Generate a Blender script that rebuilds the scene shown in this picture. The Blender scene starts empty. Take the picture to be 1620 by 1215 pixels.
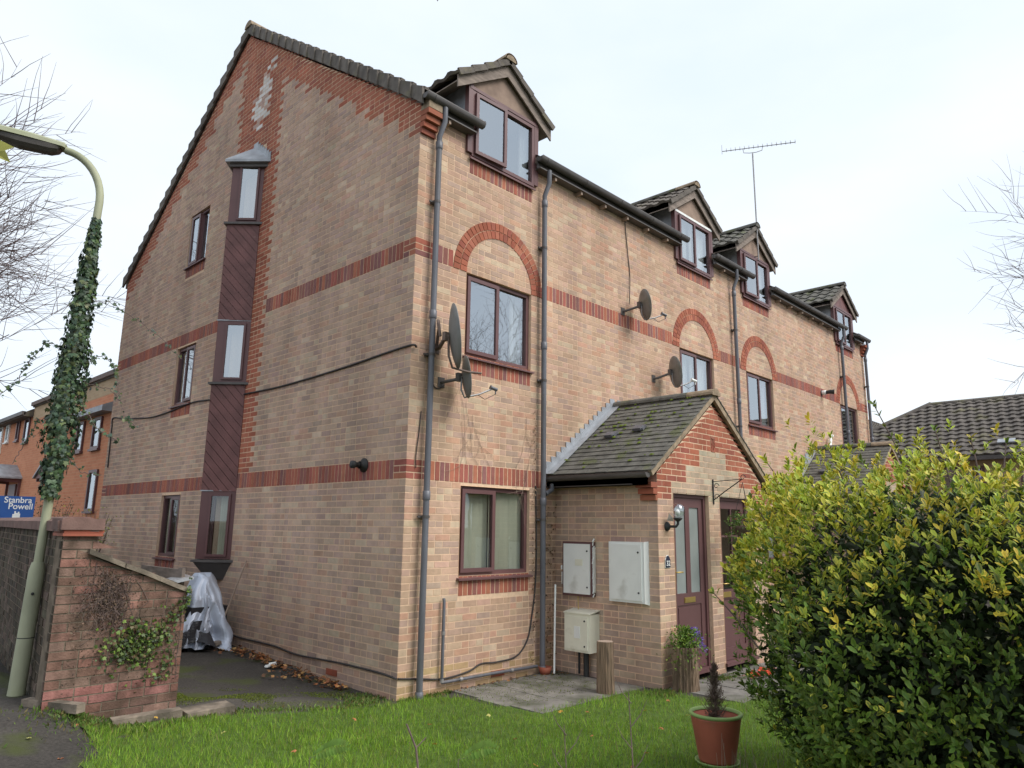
import bpy, math, random
import numpy as np
from mathutils import Vector, Matrix
from mathutils import noise as mnoise
from mathutils.geometry import tessellate_polygon
R = random.Random(7)
NR = np.random.RandomState(11)
sc = bpy.context.scene
COL = sc.collection
rad = math.radians

# ------------------------------------------------------------------ camera, sky, sun, exposure
CAM = Vector((-4.9527, -6.4027, 1.6574))
CR = Vector((0.69298, -0.72082, 0.01377)); CU = Vector((-0.15059, -0.12604, 0.98053)); CF = Vector((0.70505, 0.68156, 0.19589))
cam = bpy.data.objects.new('camera', bpy.data.cameras.new('camera'))
COL.objects.link(cam)
cam.matrix_world = Matrix(((CR.x, CU.x, -CF.x, CAM.x), (CR.y, CU.y, -CF.y, CAM.y), (CR.z, CU.z, -CF.z, CAM.z), (0, 0, 0, 1)))
cam.data.sensor_width = 36
cam.data.lens = 1138.97 / 1620 * 36
cam.data.clip_start = 0.05
cam.data.clip_end = 2000
sc.camera = cam

SUN_EL, SUN_ROT = rad(48), rad(158)
w = bpy.data.worlds.new('World'); sc.world = w; w.use_nodes = True
nt = w.node_tree; nt.nodes.clear()
out = nt.nodes.new('ShaderNodeOutputWorld'); bg = nt.nodes.new('ShaderNodeBackground')
sky = nt.nodes.new('ShaderNodeTexSky'); sky.sky_type = 'NISHITA'; sky.sun_disc = False
sky.sun_elevation = SUN_EL; sky.sun_rotation = SUN_ROT
tc = nt.nodes.new('ShaderNodeTexCoord'); no = nt.nodes.new('ShaderNodeTexNoise')
no.inputs['Scale'].default_value = 2.2; no.inputs['Detail'].default_value = 5
mp = nt.nodes.new('ShaderNodeMapping'); mp.inputs['Scale'].default_value = (1, 1, 2.5)
nt.links.new(tc.outputs['Generated'], mp.inputs[0]); nt.links.new(mp.outputs[0], no.inputs['Vector'])
cr = nt.nodes.new('ShaderNodeValToRGB')
cr.color_ramp.elements[0].position = 0.32; cr.color_ramp.elements[0].color = (4.12, 4.62, 5.2, 1)
cr.color_ramp.elements[1].position = 0.68; cr.color_ramp.elements[1].color = (4.85, 5.12, 5.4, 1)
nt.links.new(no.outputs['Fac'], cr.inputs['Fac'])
mx = nt.nodes.new('ShaderNodeMix'); mx.data_type = 'RGBA'; mx.inputs[0].default_value = 0.93
nt.links.new(sky.outputs[0], mx.inputs[6]); nt.links.new(cr.outputs[0], mx.inputs[7])
nt.links.new(mx.outputs[2], bg.inputs['Color']); bg.inputs['Strength'].default_value = 0.10
nt.links.new(bg.outputs[0], out.inputs['Surface'])

sd = bpy.data.lights.new('sun', 'SUN'); sun = bpy.data.objects.new('sun', sd); COL.objects.link(sun)
sd.energy = 1.5; sd.angle = rad(35); sd.color = (1.0, 0.96, 0.9)
az = SUN_ROT
sdir = Vector((math.sin(az) * math.cos(SUN_EL), math.cos(az) * math.cos(SUN_EL), math.sin(SUN_EL)))
sun.rotation_euler = sdir.to_track_quat('Z', 'Y').to_euler()
sc.view_settings.view_transform = 'Standard'; sc.view_settings.look = 'None'
sc.view_settings.exposure = 1.12; sc.view_settings.gamma = 1.0; sc.view_settings.use_curve_mapping = False

# ------------------------------------------------------------------ materials
MATS = {}
def M(name, col=(.5, .5, .5), rough=.8, var=.2, scale=6, bump=.15, bscale=70, metal=0.0, tone=False, spec=.4, stain=None, stretch=None, lowvar=0.0, trans=0.0, streak=0.0, col2=None, c2s=2.0, c2t=(.5, .62)):
    m = bpy.data.materials.new(name); m.use_nodes = True; t = m.node_tree; n = t.nodes; L = t.links
    b = n['Principled BSDF']; b.inputs['Roughness'].default_value = rough; b.inputs['Metallic'].default_value = metal
    b.inputs['Specular IOR Level'].default_value = spec
    co = n.new('ShaderNodeTexCoord'); src = co.outputs['Object']
    if stretch:
        q = n.new('ShaderNodeMapping'); q.inputs['Scale'].default_value = stretch; L.new(src, q.inputs[0]); src = q.outputs[0]
    if tone:
        a = n.new('ShaderNodeAttribute'); a.attribute_name = 'tone'; base = a.outputs['Color']
    else:
        a = n.new('ShaderNodeRGB'); a.outputs[0].default_value = (*col, 1); base = a.outputs[0]
    def mixrgb(kind, f, A, B):
        k = n.new('ShaderNodeMix'); k.data_type = 'RGBA'; k.blend_type = kind
        if isinstance(f, (int, float)): k.inputs[0].default_value = f
        else: L.new(f, k.inputs[0])
        L.new(A, k.inputs[6])
        if isinstance(B, tuple): k.inputs[7].default_value = (*B, 1)
        else: L.new(B, k.inputs[7])
        return k.outputs[2]
    def noise(s, d=4):
        k = n.new('ShaderNodeTexNoise'); k.inputs['Scale'].default_value = s; k.inputs['Detail'].default_value = d
        L.new(src, k.inputs['Vector']); return k.outputs['Fac']
    def rng(f, a0, a1, b0, b1):
        k = n.new('ShaderNodeMapRange'); k.inputs[1].default_value = a0; k.inputs[2].default_value = a1
        k.inputs[3].default_value = b0; k.inputs[4].default_value = b1; L.new(f, k.inputs[0]); return k.outputs[0]
    def gray(f):
        k = n.new('ShaderNodeCombineColor')
        for i in range(3): L.new(f, k.inputs[i])
        return k.outputs[0]
    if col2: base = mixrgb('MIX', rng(noise(c2s, 6), c2t[0], c2t[1], 0, 1), base, col2)
    if var: base = mixrgb('MULTIPLY', 1.0, base, gray(rng(noise(scale), .3, .7, 1 - var, 1 + var * .6)))
    if lowvar: base = mixrgb('MULTIPLY', 1.0, base, gray(rng(noise(.55, 5), .3, .7, 1 - lowvar, 1 + lowvar * .5)))
    if streak:
        qs = n.new('ShaderNodeMapping'); qs.inputs['Scale'].default_value = (2.6, 2.6, .22); L.new(co.outputs['Object'], qs.inputs[0]); ks = n.new('ShaderNodeTexNoise'); ks.inputs['Scale'].default_value = 1.0; ks.inputs['Detail'].default_value = 6; L.new(qs.outputs[0], ks.inputs['Vector'])
        base = mixrgb('MULTIPLY', 1.0, base, gray(rng(ks.outputs['Fac'], .35, .65, 1 - streak, 1 + streak * .4)))
    if stain:
        base = mixrgb('MIX', rng(noise(stain[1], 8), stain[2], stain[3], 0, stain[4]), base, stain[0])
    L.new(base, b.inputs['Base Color'])
    if bump:
        bp = n.new('ShaderNodeBump'); bp.inputs['Strength'].default_value = bump; bp.inputs['Distance'].default_value = .01
        L.new(noise(bscale, 5), bp.inputs['Height']); L.new(bp.outputs[0], b.inputs['Normal'])
    if trans:
        tr = n.new('ShaderNodeBsdfTranslucent'); L.new(base, tr.inputs['Color'])
        ms = n.new('ShaderNodeMixShader'); ms.inputs[0].default_value = trans
        L.new(b.outputs[0], ms.inputs[1]); L.new(tr.outputs[0], ms.inputs[2]); L.new(ms.outputs[0], n['Material Output'].inputs[0])
    MATS[name] = m; return m

BRICK = M('brick', tone=True, rough=.9, var=.12, scale=14, bump=.35, bscale=120, lowvar=.14, streak=.16, spec=.2, stain=((.20, .17, .13), 1.3, .58, .75, .22))
BRICKW = M('brick_weathered', tone=True, rough=.95, var=.35, scale=9, bump=.6, bscale=60, lowvar=.3, spec=.15, stain=((.055, .045, .03), 3.0, .5, .62, .55))
MORTAR = M('mortar', (.74, .53, .37), rough=.95, var=.12, scale=25, bump=.3, bscale=150, lowvar=.15, spec=.1)
MORTARW = M('mortar_weathered', (.20, .16, .12), rough=.95, var=.35, scale=9, bump=.4, bscale=100, spec=.1)
UPVC = M('brown_plastic', (.135, .066, .066), rough=.42, var=.08, scale=3, bump=.03, spec=.4)
CLAD = M('brown_cladding', (.17, .075, .07), rough=.5, var=.3, scale=4, bump=.2, bscale=40, spec=.35, stretch=(1, 1, 1), stain=((.34, .24, .2), 9.0, .68, .75, .35))
BLACKP = M('dark_plastic', (.10, .09, .086), rough=.5, var=.25, scale=4, bump=.05, spec=.4)
GREYP = M('grey_plastic', (.125, .127, .145), rough=.45, var=.25, scale=5, bump=.05, spec=.5, stretch=(3, 3, .5), stain=((.07, .065, .06), 2, .55, .7, .5))
TILE = M('roof_tile', (.15, .13, .112), rough=.9, var=.35, scale=7, bump=.5, bscale=70, stain=((.20, .18, .10), 4.5, .58, .7, .5), lowvar=.2)
TILEG = M('mossy_tile', (.135, .128, .112), rough=.92, var=.35, scale=8, bump=.6, bscale=60, stain=((.085, .10, .025), 3.4, .56, .66, .6), lowvar=.15)
MOSS = M('moss', (.12, .16, .02), rough=1, var=.4, scale=20, bump=.8, bscale=90)
LEAD = M('lead', (.36, .38, .41), rough=.5, var=.25, scale=6, bump=.2, bscale=30, metal=.25, stain=((.2, .2, .2), 5, .5, .7, .5))
WOODG = M('grey_wood', (.26, .21, .175), rough=.85, var=.35, scale=5, bump=.3, bscale=60, stretch=(1, 1, 4))
WOODP = M('pale_wood', (.36, .27, .21), rough=.8, var=.2, scale=5, bump=.1)
VERGE = M('verge_mortar', (.33, .25, .17), rough=.9, var=.35, scale=12, bump=.4, stain=((.1, .08, .05), 8, .55, .7, .6))
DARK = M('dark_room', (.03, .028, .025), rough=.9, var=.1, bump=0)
CURT = M('pale_curtain', (.72, .72, .70), rough=.9, var=.1, scale=5, bump=.1, stretch=(8, 8, .4))
BLIND = M('cream_blind', (.60, .58, .44), rough=.8, var=.06, scale=5, bump=0, trans=.2)
WHITE = M('white_paint', (.84, .85, .82), rough=.45, var=.06, scale=4, bump=.03, stain=((.4, .38, .33), 4, .6, .75, .5))
CREAM = M('cream_paint', (.82, .80, .66), rough=.5, var=.08, scale=4, bump=.03, stain=((.35, .3, .22), 4, .6, .75, .5))
BRASS = M('brass', (.50, .36, .12), rough=.35, var=.1, bump=0, metal=.7)
IRON = M('black_iron', (.03, .03, .03), rough=.6, var=.1, bump=.1)
DISHM = M('dish_grey', (.22, .215, .205), rough=.6, var=.25, scale=6, bump=.05, stain=((.08, .085, .05), 6, .5, .7, .6))
GALV = M('galvanised', (.33, .32, .32), rough=.45, metal=.4, var=.2, bump=.05)
RUST = M('brown_metal', (.17, .12, .10), rough=.7, var=.3, scale=15, bump=.15)
POLE = M('lamp_paint', (.36, .37, .25), rough=.65, var=.25, scale=3, bump=.12, bscale=30, stain=((.22, .26, .11), 2.2, .5, .75, .6), stretch=(1, 1, .6))
ASPH = M('asphalt', (.068, .060, .053), rough=.92, var=.35, scale=40, bump=.7, bscale=160, lowvar=.35, spec=.25, stain=((.062, .075, .018), 1.4, .53, .64, .8), col2=(.095, .085, .073), c2s=.9)
SOIL = M('lawn_soil', (.07, .12, .016), rough=1, var=.4, scale=14, bump=.6, bscale=80)
SLAB = M('paving_stone', (.20, .185, .165), rough=.85, var=.3, scale=7, bump=.35, bscale=90, stain=((.055, .06, .03), 2.5, .5, .65, .7), lowvar=.2)
CONC = M('slab_concrete', (.24, .195, .15), rough=.95, var=.4, scale=9, bump=.6, bscale=50, stain=((.07, .06, .045), 4, .48, .62, .75))
BARK = M('log_bark', (.24, .165, .11), rough=.95, var=.5, scale=7, bump=.9, bscale=26, stretch=(3, 3, .35), stain=((.10, .07, .05), 5, .5, .6, .8))
TERRA = M('terracotta', (.34, .095, .055), rough=.7, var=.18, scale=5, bump=.1, stain=((.20, .12, .08), 4, .55, .7, .5))
GREENP = M('green_rim', (.22, .32, .10), rough=.6, var=.15, bump=.05)
TWIG = M('twig', (.16, .115, .10), rough=.9, var=.3, scale=12, bump=.2)
TREEB = M('bare_branch', (.20, .15, .15), rough=.9, var=.25, scale=8, bump=.2)
DEAD = M('dead_foliage', (.15, .105, .08), rough=.95, var=.4, scale=30, bump=.2)
LEAFM = M('leaf', tone=True, rough=.5, var=.12, scale=30, bump=.05, spec=.32, trans=.22)
IVYM = M('ivy_leaf', tone=True, rough=.5, var=.15, scale=30, bump=.05, spec=.4, trans=.1)
GRASSM = M('grass_blade', tone=True, rough=.6, var=.25, scale=1.6, bump=0, spec=.25, trans=.35)
DRYL = M('dry_leaf', tone=True, rough=.8, var=.2, scale=40, bump=.1, trans=.15)
SILVER = M('silver_sheet', (.50, .545, .64), rough=.45, metal=.35, var=.15, scale=5, bump=.35, bscale=10, spec=.6)
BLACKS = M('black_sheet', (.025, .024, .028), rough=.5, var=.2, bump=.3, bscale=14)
BLUE = M('sign_blue', (.02, .085, .30), rough=.4, var=.08, bump=0)
LETTER = M('sign_letter', (.75, .76, .74), rough=.5, var=.05, bump=0)
NAVY = M('navy_plaque', (.02, .025, .05), rough=.4, var=.1, bump=0)
REDC = M('orange_red', (.62, .07, .025), rough=.6, var=.25, scale=12, bump=.1)
CABLE = M('cable', (.05, .042, .04), rough=.7, var=.2, bump=.05)
FROST = M('frosted_glass', (.27, .30, .29), rough=.22, var=.15, scale=2, bump=.08, bscale=40, spec=.7)
PORC = M('clear_glass_globe', (.6, .62, .65), rough=.12, var=.1, bump=0, spec=.8)
BOARDB = M('gable_board', (.30, .215, .165), rough=.9, var=.25, scale=5, bump=.25, bscale=40, stain=((.15, .10, .08), 3, .5, .7, .5))

def glass(name, refl, tint=(.92, .94, .94)):
    m = bpy.data.materials.new(name); m.use_nodes = True; t = m.node_tree; n = t.nodes; n.clear(); L = t.links
    o = n.new('ShaderNodeOutputMaterial'); g = n.new('ShaderNodeBsdfGlossy'); g.inputs['Roughness'].default_value = .015
    g.inputs['Color'].default_value = (.86, .92, .97, 1)
    tr = n.new('ShaderNodeBsdfTransparent'); tr.inputs['Color'].default_value = (*tint, 1)
    f = n.new('ShaderNodeLayerWeight'); f.inputs['Blend'].default_value = .22
    r = n.new('ShaderNodeMapRange'); r.inputs[3].default_value = refl; r.inputs[4].default_value = 1.0
    L.new(f.outputs['Fresnel'], r.inputs[0])
    no = n.new('ShaderNodeTexNoise'); no.inputs['Scale'].default_value = 2.5; tcn = n.new('ShaderNodeTexCoord')
    L.new(tcn.outputs['Object'], no.inputs['Vector'])
    bp = n.new('ShaderNodeBump'); bp.inputs['Strength'].default_value = .05; bp.inputs['Distance'].default_value = .02
    L.new(no.outputs['Fac'], bp.inputs['Height']); L.new(bp.outputs[0], g.inputs['Normal'])
    ge = n.new('ShaderNodeNewGeometry'); iv = n.new('ShaderNodeMath'); iv.operation = 'SUBTRACT'; iv.inputs[0].default_value = 1; L.new(ge.outputs['Backfacing'], iv.inputs[1])
    mu = n.new('ShaderNodeMath'); mu.operation = 'MULTIPLY'; L.new(iv.outputs[0], mu.inputs[0]); L.new(r.outputs[0], mu.inputs[1])
    ms = n.new('ShaderNodeMixShader'); L.new(mu.outputs[0], ms.inputs[0]); L.new(tr.outputs[0], ms.inputs[1]); L.new(g.outputs[0], ms.inputs[2])
    L.new(ms.outputs[0], o.inputs[0]); return m
GLASS = glass('window_glass', .10)
GLASSU = glass('boosted_reflection_glass', .42)  # same window glass, reflectivity raised to brighten the panes with sky

# ------------------------------------------------------------------ mesh builder
class MB:
    def __init__(s): s.v = []; s.f = []; s.c = []; s.sm = []
    def add(s, vs, fs, c=None, smooth=False):
        o = len(s.v); s.v += [tuple(p) for p in vs]
        for f in fs: s.f.append(tuple(i + o for i in f)); s.c.append(c); s.sm.append(smooth)
    def box(s, a, b, c=None):
        x0, y0, z0 = a; x1, y1, z1 = b
        x0, x1 = min(x0, x1), max(x0, x1); y0, y1 = min(y0, y1), max(y0, y1); z0, z1 = min(z0, z1), max(z0, z1)
        s.add([(x0, y0, z0), (x1, y0, z0), (x1, y1, z0), (x0, y1, z0), (x0, y0, z1), (x1, y0, z1), (x1, y1, z1), (x0, y1, z1)],
              [(0, 3, 2, 1), (4, 5, 6, 7), (0, 1, 5, 4), (1, 2, 6, 5), (2, 3, 7, 6), (3, 0, 4, 7)], c); return s
    def obox(s, o, u, v, n, c=None):   # corner o and three edge vectors
        o, u, v, n = map(Vector, (o, u, v, n))
        P = [o, o + u, o + u + v, o + v]; P = P + [p + n for p in P]
        F = [(0, 3, 2, 1), (4, 5, 6, 7), (0, 1, 5, 4), (1, 2, 6, 5), (2, 3, 7, 6), (3, 0, 4, 7)]
        if u.cross(v).dot(n) < 0: F = [tuple(reversed(f)) for f in F]
        s.add(P, F, c); return s
    def prism(s, pts, vec, c=None):    # planar polygon extruded by vec
        vec = Vector(vec); P = [Vector(p) for p in pts]; k = len(P)
        nrm = Vector((0, 0, 0))
        for i in range(k): nrm += P[i].cross(P[(i + 1) % k])
        if nrm.dot(vec) < 0: P = P[::-1]
        Q = [p + vec for p in P]
        s.add(P + Q, [tuple(range(k))[::-1], tuple(range(k, 2 * k))] + [(i, (i + 1) % k, (i + 1) % k + k, i + k) for i in range(k)], c); return s
    def tube(s, pts, r, n=8, c=None, cap=True, smooth=True):
        P = [Vector(p) for p in pts]; k = len(P); rr = r if isinstance(r, (list, tuple)) else [r] * k
        vs = []; up = None
        for i, p in enumerate(P):
            d = (P[min(i + 1, k - 1)] - P[max(i - 1, 0)]).normalized()
            if up is None: up = d.orthogonal().normalized()
            else:
                up = (up - d * up.dot(d)); up = up.normalized() if up.length > 1e-6 else d.orthogonal().normalized()
            sd_ = d.cross(up)
            for j in range(n):
                a = 2 * math.pi * j / n; vs.append(p + (up * math.cos(a) + sd_ * math.sin(a)) * rr[i])
        fs = [(i * n + j, i * n + (j + 1) % n, (i + 1) * n + (j + 1) % n, (i + 1) * n + j) for i in range(k - 1) for j in range(n)]
        s.add(vs, fs, c, smooth)
        if cap: s.add([vs[j] for j in range(n)][::-1], [tuple(range(n))], c); s.add([vs[(k - 1) * n + j] for j in range(n)], [tuple(range(n))], c)
        return s
    def lathe(s, prof, o=(0, 0, 0), n=24, c=None, axis=(0, 0, 1), a0=0, a1=2 * math.pi):
        o = Vector(o); ax = Vector(axis).normalized(); u = ax.orthogonal().normalized(); v = ax.cross(u); full = abs(a1 - a0 - 2 * math.pi) < 1e-6
        m = n if full else n + 1; vs = []
        for (r, h) in prof:
            for j in range(m):
                a = a0 + (a1 - a0) * j / n; vs.append(o + ax * h + (u * math.cos(a) + v * math.sin(a)) * max(r, 1e-4))
        k = len(prof); fs = [(i * m + j, i * m + (j + 1) % m, (i + 1) * m + (j + 1) % m, (i + 1) * m + j) for i in range(k - 1) for j in range(n)]
        s.add(vs, fs, c, True); return s
    def build(s, name, mat, parent=None, loc=None, kind=None, rot=None):
        me = bpy.data.meshes.new(name); me.from_pydata(s.v, [], s.f); me.materials.append(mat)
        if any(s.sm): me.polygons.foreach_set('use_smooth', s.sm)
        if any(c is not None for c in s.c):
            a = me.attributes.new('tone', 'FLOAT_COLOR', 'FACE')
            arr = np.ones((len(s.f), 4), np.float32)
            for i, c in enumerate(s.c):
                if c is not None: arr[i, :3] = c
            a.data.foreach_set('color', arr.ravel())
        me.update()
        return link(name, me, parent, loc, kind, rot)
def link(name, me, parent=None, loc=None, kind=None, rot=None):
    o = bpy.data.objects.new(name, me); COL.objects.link(o)
    if parent: o.parent = parent
    if loc: o.location = loc
    if rot: o.rotation_euler = rot
    if kind: o['kind'] = kind
    return o
def thing(name, label, cat, loc=(0, 0, 0), group=None, rz=0):
    o = bpy.data.objects.new(name, None); COL.objects.link(o); o.location = loc; o.rotation_euler = (0, 0, rz); o.empty_display_size = .1
    o['label'] = label; o['category'] = cat
    if group: o['group'] = group
    return o
def tag(o, label, cat, group=None):
    o['label'] = label; o['category'] = cat
    if group: o['group'] = group
    return o
def lerp(a, b, t): return a + (b - a) * t
def jit(c, k=.07):
    m = 1 + R.uniform(-k, k) * 1.5; return tuple(max(.005, x * m * (1 + R.uniform(-k, k) * .4)) for x in c)

def sheet(name, polys, mat, kind='structure'):
    mb = MB()
    for p in polys: mb.add(p, [tuple(range(len(p)))])
    return mb.build(name, mat, kind=kind)

# ------------------------------------------------------------------ brickwork
BUFF = [(.55, .375, .265), (.51, .34, .24), (.56, .365, .275), (.60, .45, .32), (.46, .325, .25), (.56, .33, .23), (.53, .355, .255), (.49, .335, .26)]
BUFFW = [5, 4, 4, 3, 3, 3, 5, 3]
BUFFG = [(.52, .37, .28), (.49, .34, .265), (.53, .365, .285), (.57, .435, .325), (.44, .315, .255), (.53, .335, .25), (.50, .35, .275), (.46, .32, .265)]
RED = [(.42, .14, .085), (.37, .12, .075), (.45, .165, .105), (.34, .115, .08), (.40, .145, .09)]
BAND = [(.40, .135, .09), (.34, .115, .085), (.26, .12, .11), (.43, .16, .10), (.30, .125, .105), (.37, .12, .095)]
def pick(l, w=None): return jit(R.choices(l, w)[0], .06)

class Frame:
    def __init__(s, O, u, n): s.O = Vector(O); s.u = Vector(u); s.n = Vector(n); s.z = Vector((0, 0, 1))
    def P(s, u, w_, d=0): return s.O + s.u * u + s.z * w_ + s.n * d

def brick_mesh(mb, fr, b):
    if b[0] == 'q':      # general quad brick: four (u,w), depth
        _, q, d, tone = b
        P = [fr.P(a, c, d) for a, c in q]; B_ = [fr.P(a, c, -.012) for a, c in q]
    else:
        _, u0, u1, w0, w1a, w1b, d, tone = b
        q = ((u0, w0), (u1, w0), (u1, w1b), (u0, w1a))
        P = [fr.P(a, c, d) for a, c in q]; B_ = [fr.P(a, c, -.012) for a, c in q]
    F = [(0, 1, 2, 3), (0, 4, 5, 1), (1, 5, 6, 2), (2, 6, 7, 3), (3, 7, 4, 0)]
    if fr.u.cross(fr.z).dot(fr.n) < 0: F = [f[::-1] for f in F]
    mb.add(P + B_, F, tone)

def score(fr, b):
    if b[0] == 'q': c = fr.P(sum(q[0] for q in b[1]) / 4, sum(q[1] for q in b[1]) / 4); ar = .0075
    else: c = fr.P((b[1] + b[2]) / 2, (b[3] + b[4]) / 2); ar = (b[2] - b[1]) * (b[4] - b[3])
    d = c - CAM; z = d.dot(CF)
    if z < .5: return 0
    x = 810 + 1139 * d.dot(CR) / z; y = 607.5 - 1139 * d.dot(CU) / z
    if not (5 < x < 1615 and 5 < y < 1210): return 0
    if x > 1120 and y > 720: return 0
    f = -d.normalized().dot(fr.n)
    return ar * f / (z * z)

def emit(sets, nmax, mat, stuffname='brickwork', piece='brick'):
    """sets: list of (parent, frame, bricks). The nmax bricks that show largest become parts, the rest one joined mesh per wall."""
    allb = [(score(fr, b) if b[0] in 'bq' else 0, i, j) for i, (p, fr, bs) in enumerate(sets) for j, b in enumerate(bs)]
    allb.sort(reverse=True); chosen = set((i, j) for s_, i, j in allb[:nmax] if s_ > 0)
    for i, (par, fr, bs) in enumerate(sets):
        rest = MB()
        for j, b in enumerate(bs):
            if (i, j) in chosen:
                mb = MB(); brick_mesh(mb, fr, b); mb.build(piece, mat, par)
            else: brick_mesh(rest, fr, b)
        if rest.v: rest.build(stuffname, mat, par, kind='stuff')

def sub(iv, a, b):
    o = []
    for x, y in iv:
        if b <= x or a >= y: o.append((x, y)); continue
        if a > x: o.append((x, a))
        if b < y: o.append((b, y))
    return o

def courses(u0, u1, z0, z1, cuts, tonef, top=None, L=.225, H=.075, J=.012, off=0.0, proud=.0025, rv=.001, splitp=.30):
    """Running-bond bricks. cuts(zmid) -> intervals to leave out; top(u) -> height limit."""
    bs = []; n = int(round((z1 - z0) / H))
    for k in range(n):
        a = z0 + k * H; b = a + H; zm = (a + b) / 2
        iv = [(u0, u1)]
        for c0, c1 in cuts(a + .01, b - .01): iv = sub(iv, c0, c1)
        s0 = u0 - (L / 2 if (k % 2) else 0) + off
        while s0 > u0 - L: s0 -= L
        joints = []
        x = s0
        while x < u1 + L:
            joints.append(x); x += L
        for (x0, x1) in iv:
            js = [x0] + [j for j in joints if x0 + .04 < j < x1 - .04] + [x1]
            for p, q in zip(js[:-1], js[1:]):
                segs = [(p, q)]
                if q - p > .2 and R.random() < splitp: m = p + (q - p) * .5; segs = [(p, m), (m, q)]
                for (p_, q_) in segs:
                    uu0 = p_ + J / 2; uu1 = q_ - J / 2
                    if p_ <= u0 + 1e-6: uu0 = p_
                    if q_ >= u1 - 1e-6: uu1 = q_
                    wa = wb = b - J / 2
                    if top:
                        wa = min(wa, top(uu0)); wb = min(wb, top(uu1))
                        if wa < a + .012 and wb < a + .012: continue
                        wa = max(wa, a + J / 2 + .002); wb = max(wb, a + J / 2 + .002)
                    if uu1 - uu0 < .012: continue
                    bs.append(('b', uu0, uu1, a + J / 2, wa, wb, proud + R.uniform(-rv, rv), tonef((uu0 + uu1) / 2, zm)))
    return bs
def soldiers(u0, u1, z0, z1, pal=BAND, proud=.0035):
    n = max(1, int(round((u1 - u0) / .075))); st = (u1 - u0) / n
    return [('b', u0 + i * st + .006, u0 + (i + 1) * st - .006, z0 + .005, z1 - .005, z1 - .005, proud + R.uniform(-.0015, .0015), pick(pal)) for i in range(n)]

def wall_face(mb, fr, outer, holes, depth=.11, c=None):
    """mortar face with holes and reveals"""
    loops = [outer] + holes
    v3 = [[Vector((a, b, 0)) for a, b in l] for l in loops]
    tris = tessellate_polygon(v3); flat = [p for l in loops for p in l]
    vs = [fr.P(a, b, 0) for a, b in flat]
    fs = []
    for t in tris:
        a, b, c_ = (vs[i] for i in t)
        fs.append(tuple(t) if (b - a).cross(c_ - a).dot(fr.n) > 0 else tuple(t)[::-1])
    mb.add(vs, fs, c)
    for h in holes:
        k = len(h); cu = sum(p[0] for p in h) / k; cw = sum(p[1] for p in h) / k
        for i in range(k):
            p, q = h[i], h[(i + 1) % k]
            mb.add([fr.P(*p, .006), fr.P(*q, .006), fr.P(*q, -depth), fr.P(*p, -depth)], [(0, 1, 2, 3)], c)

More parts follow.
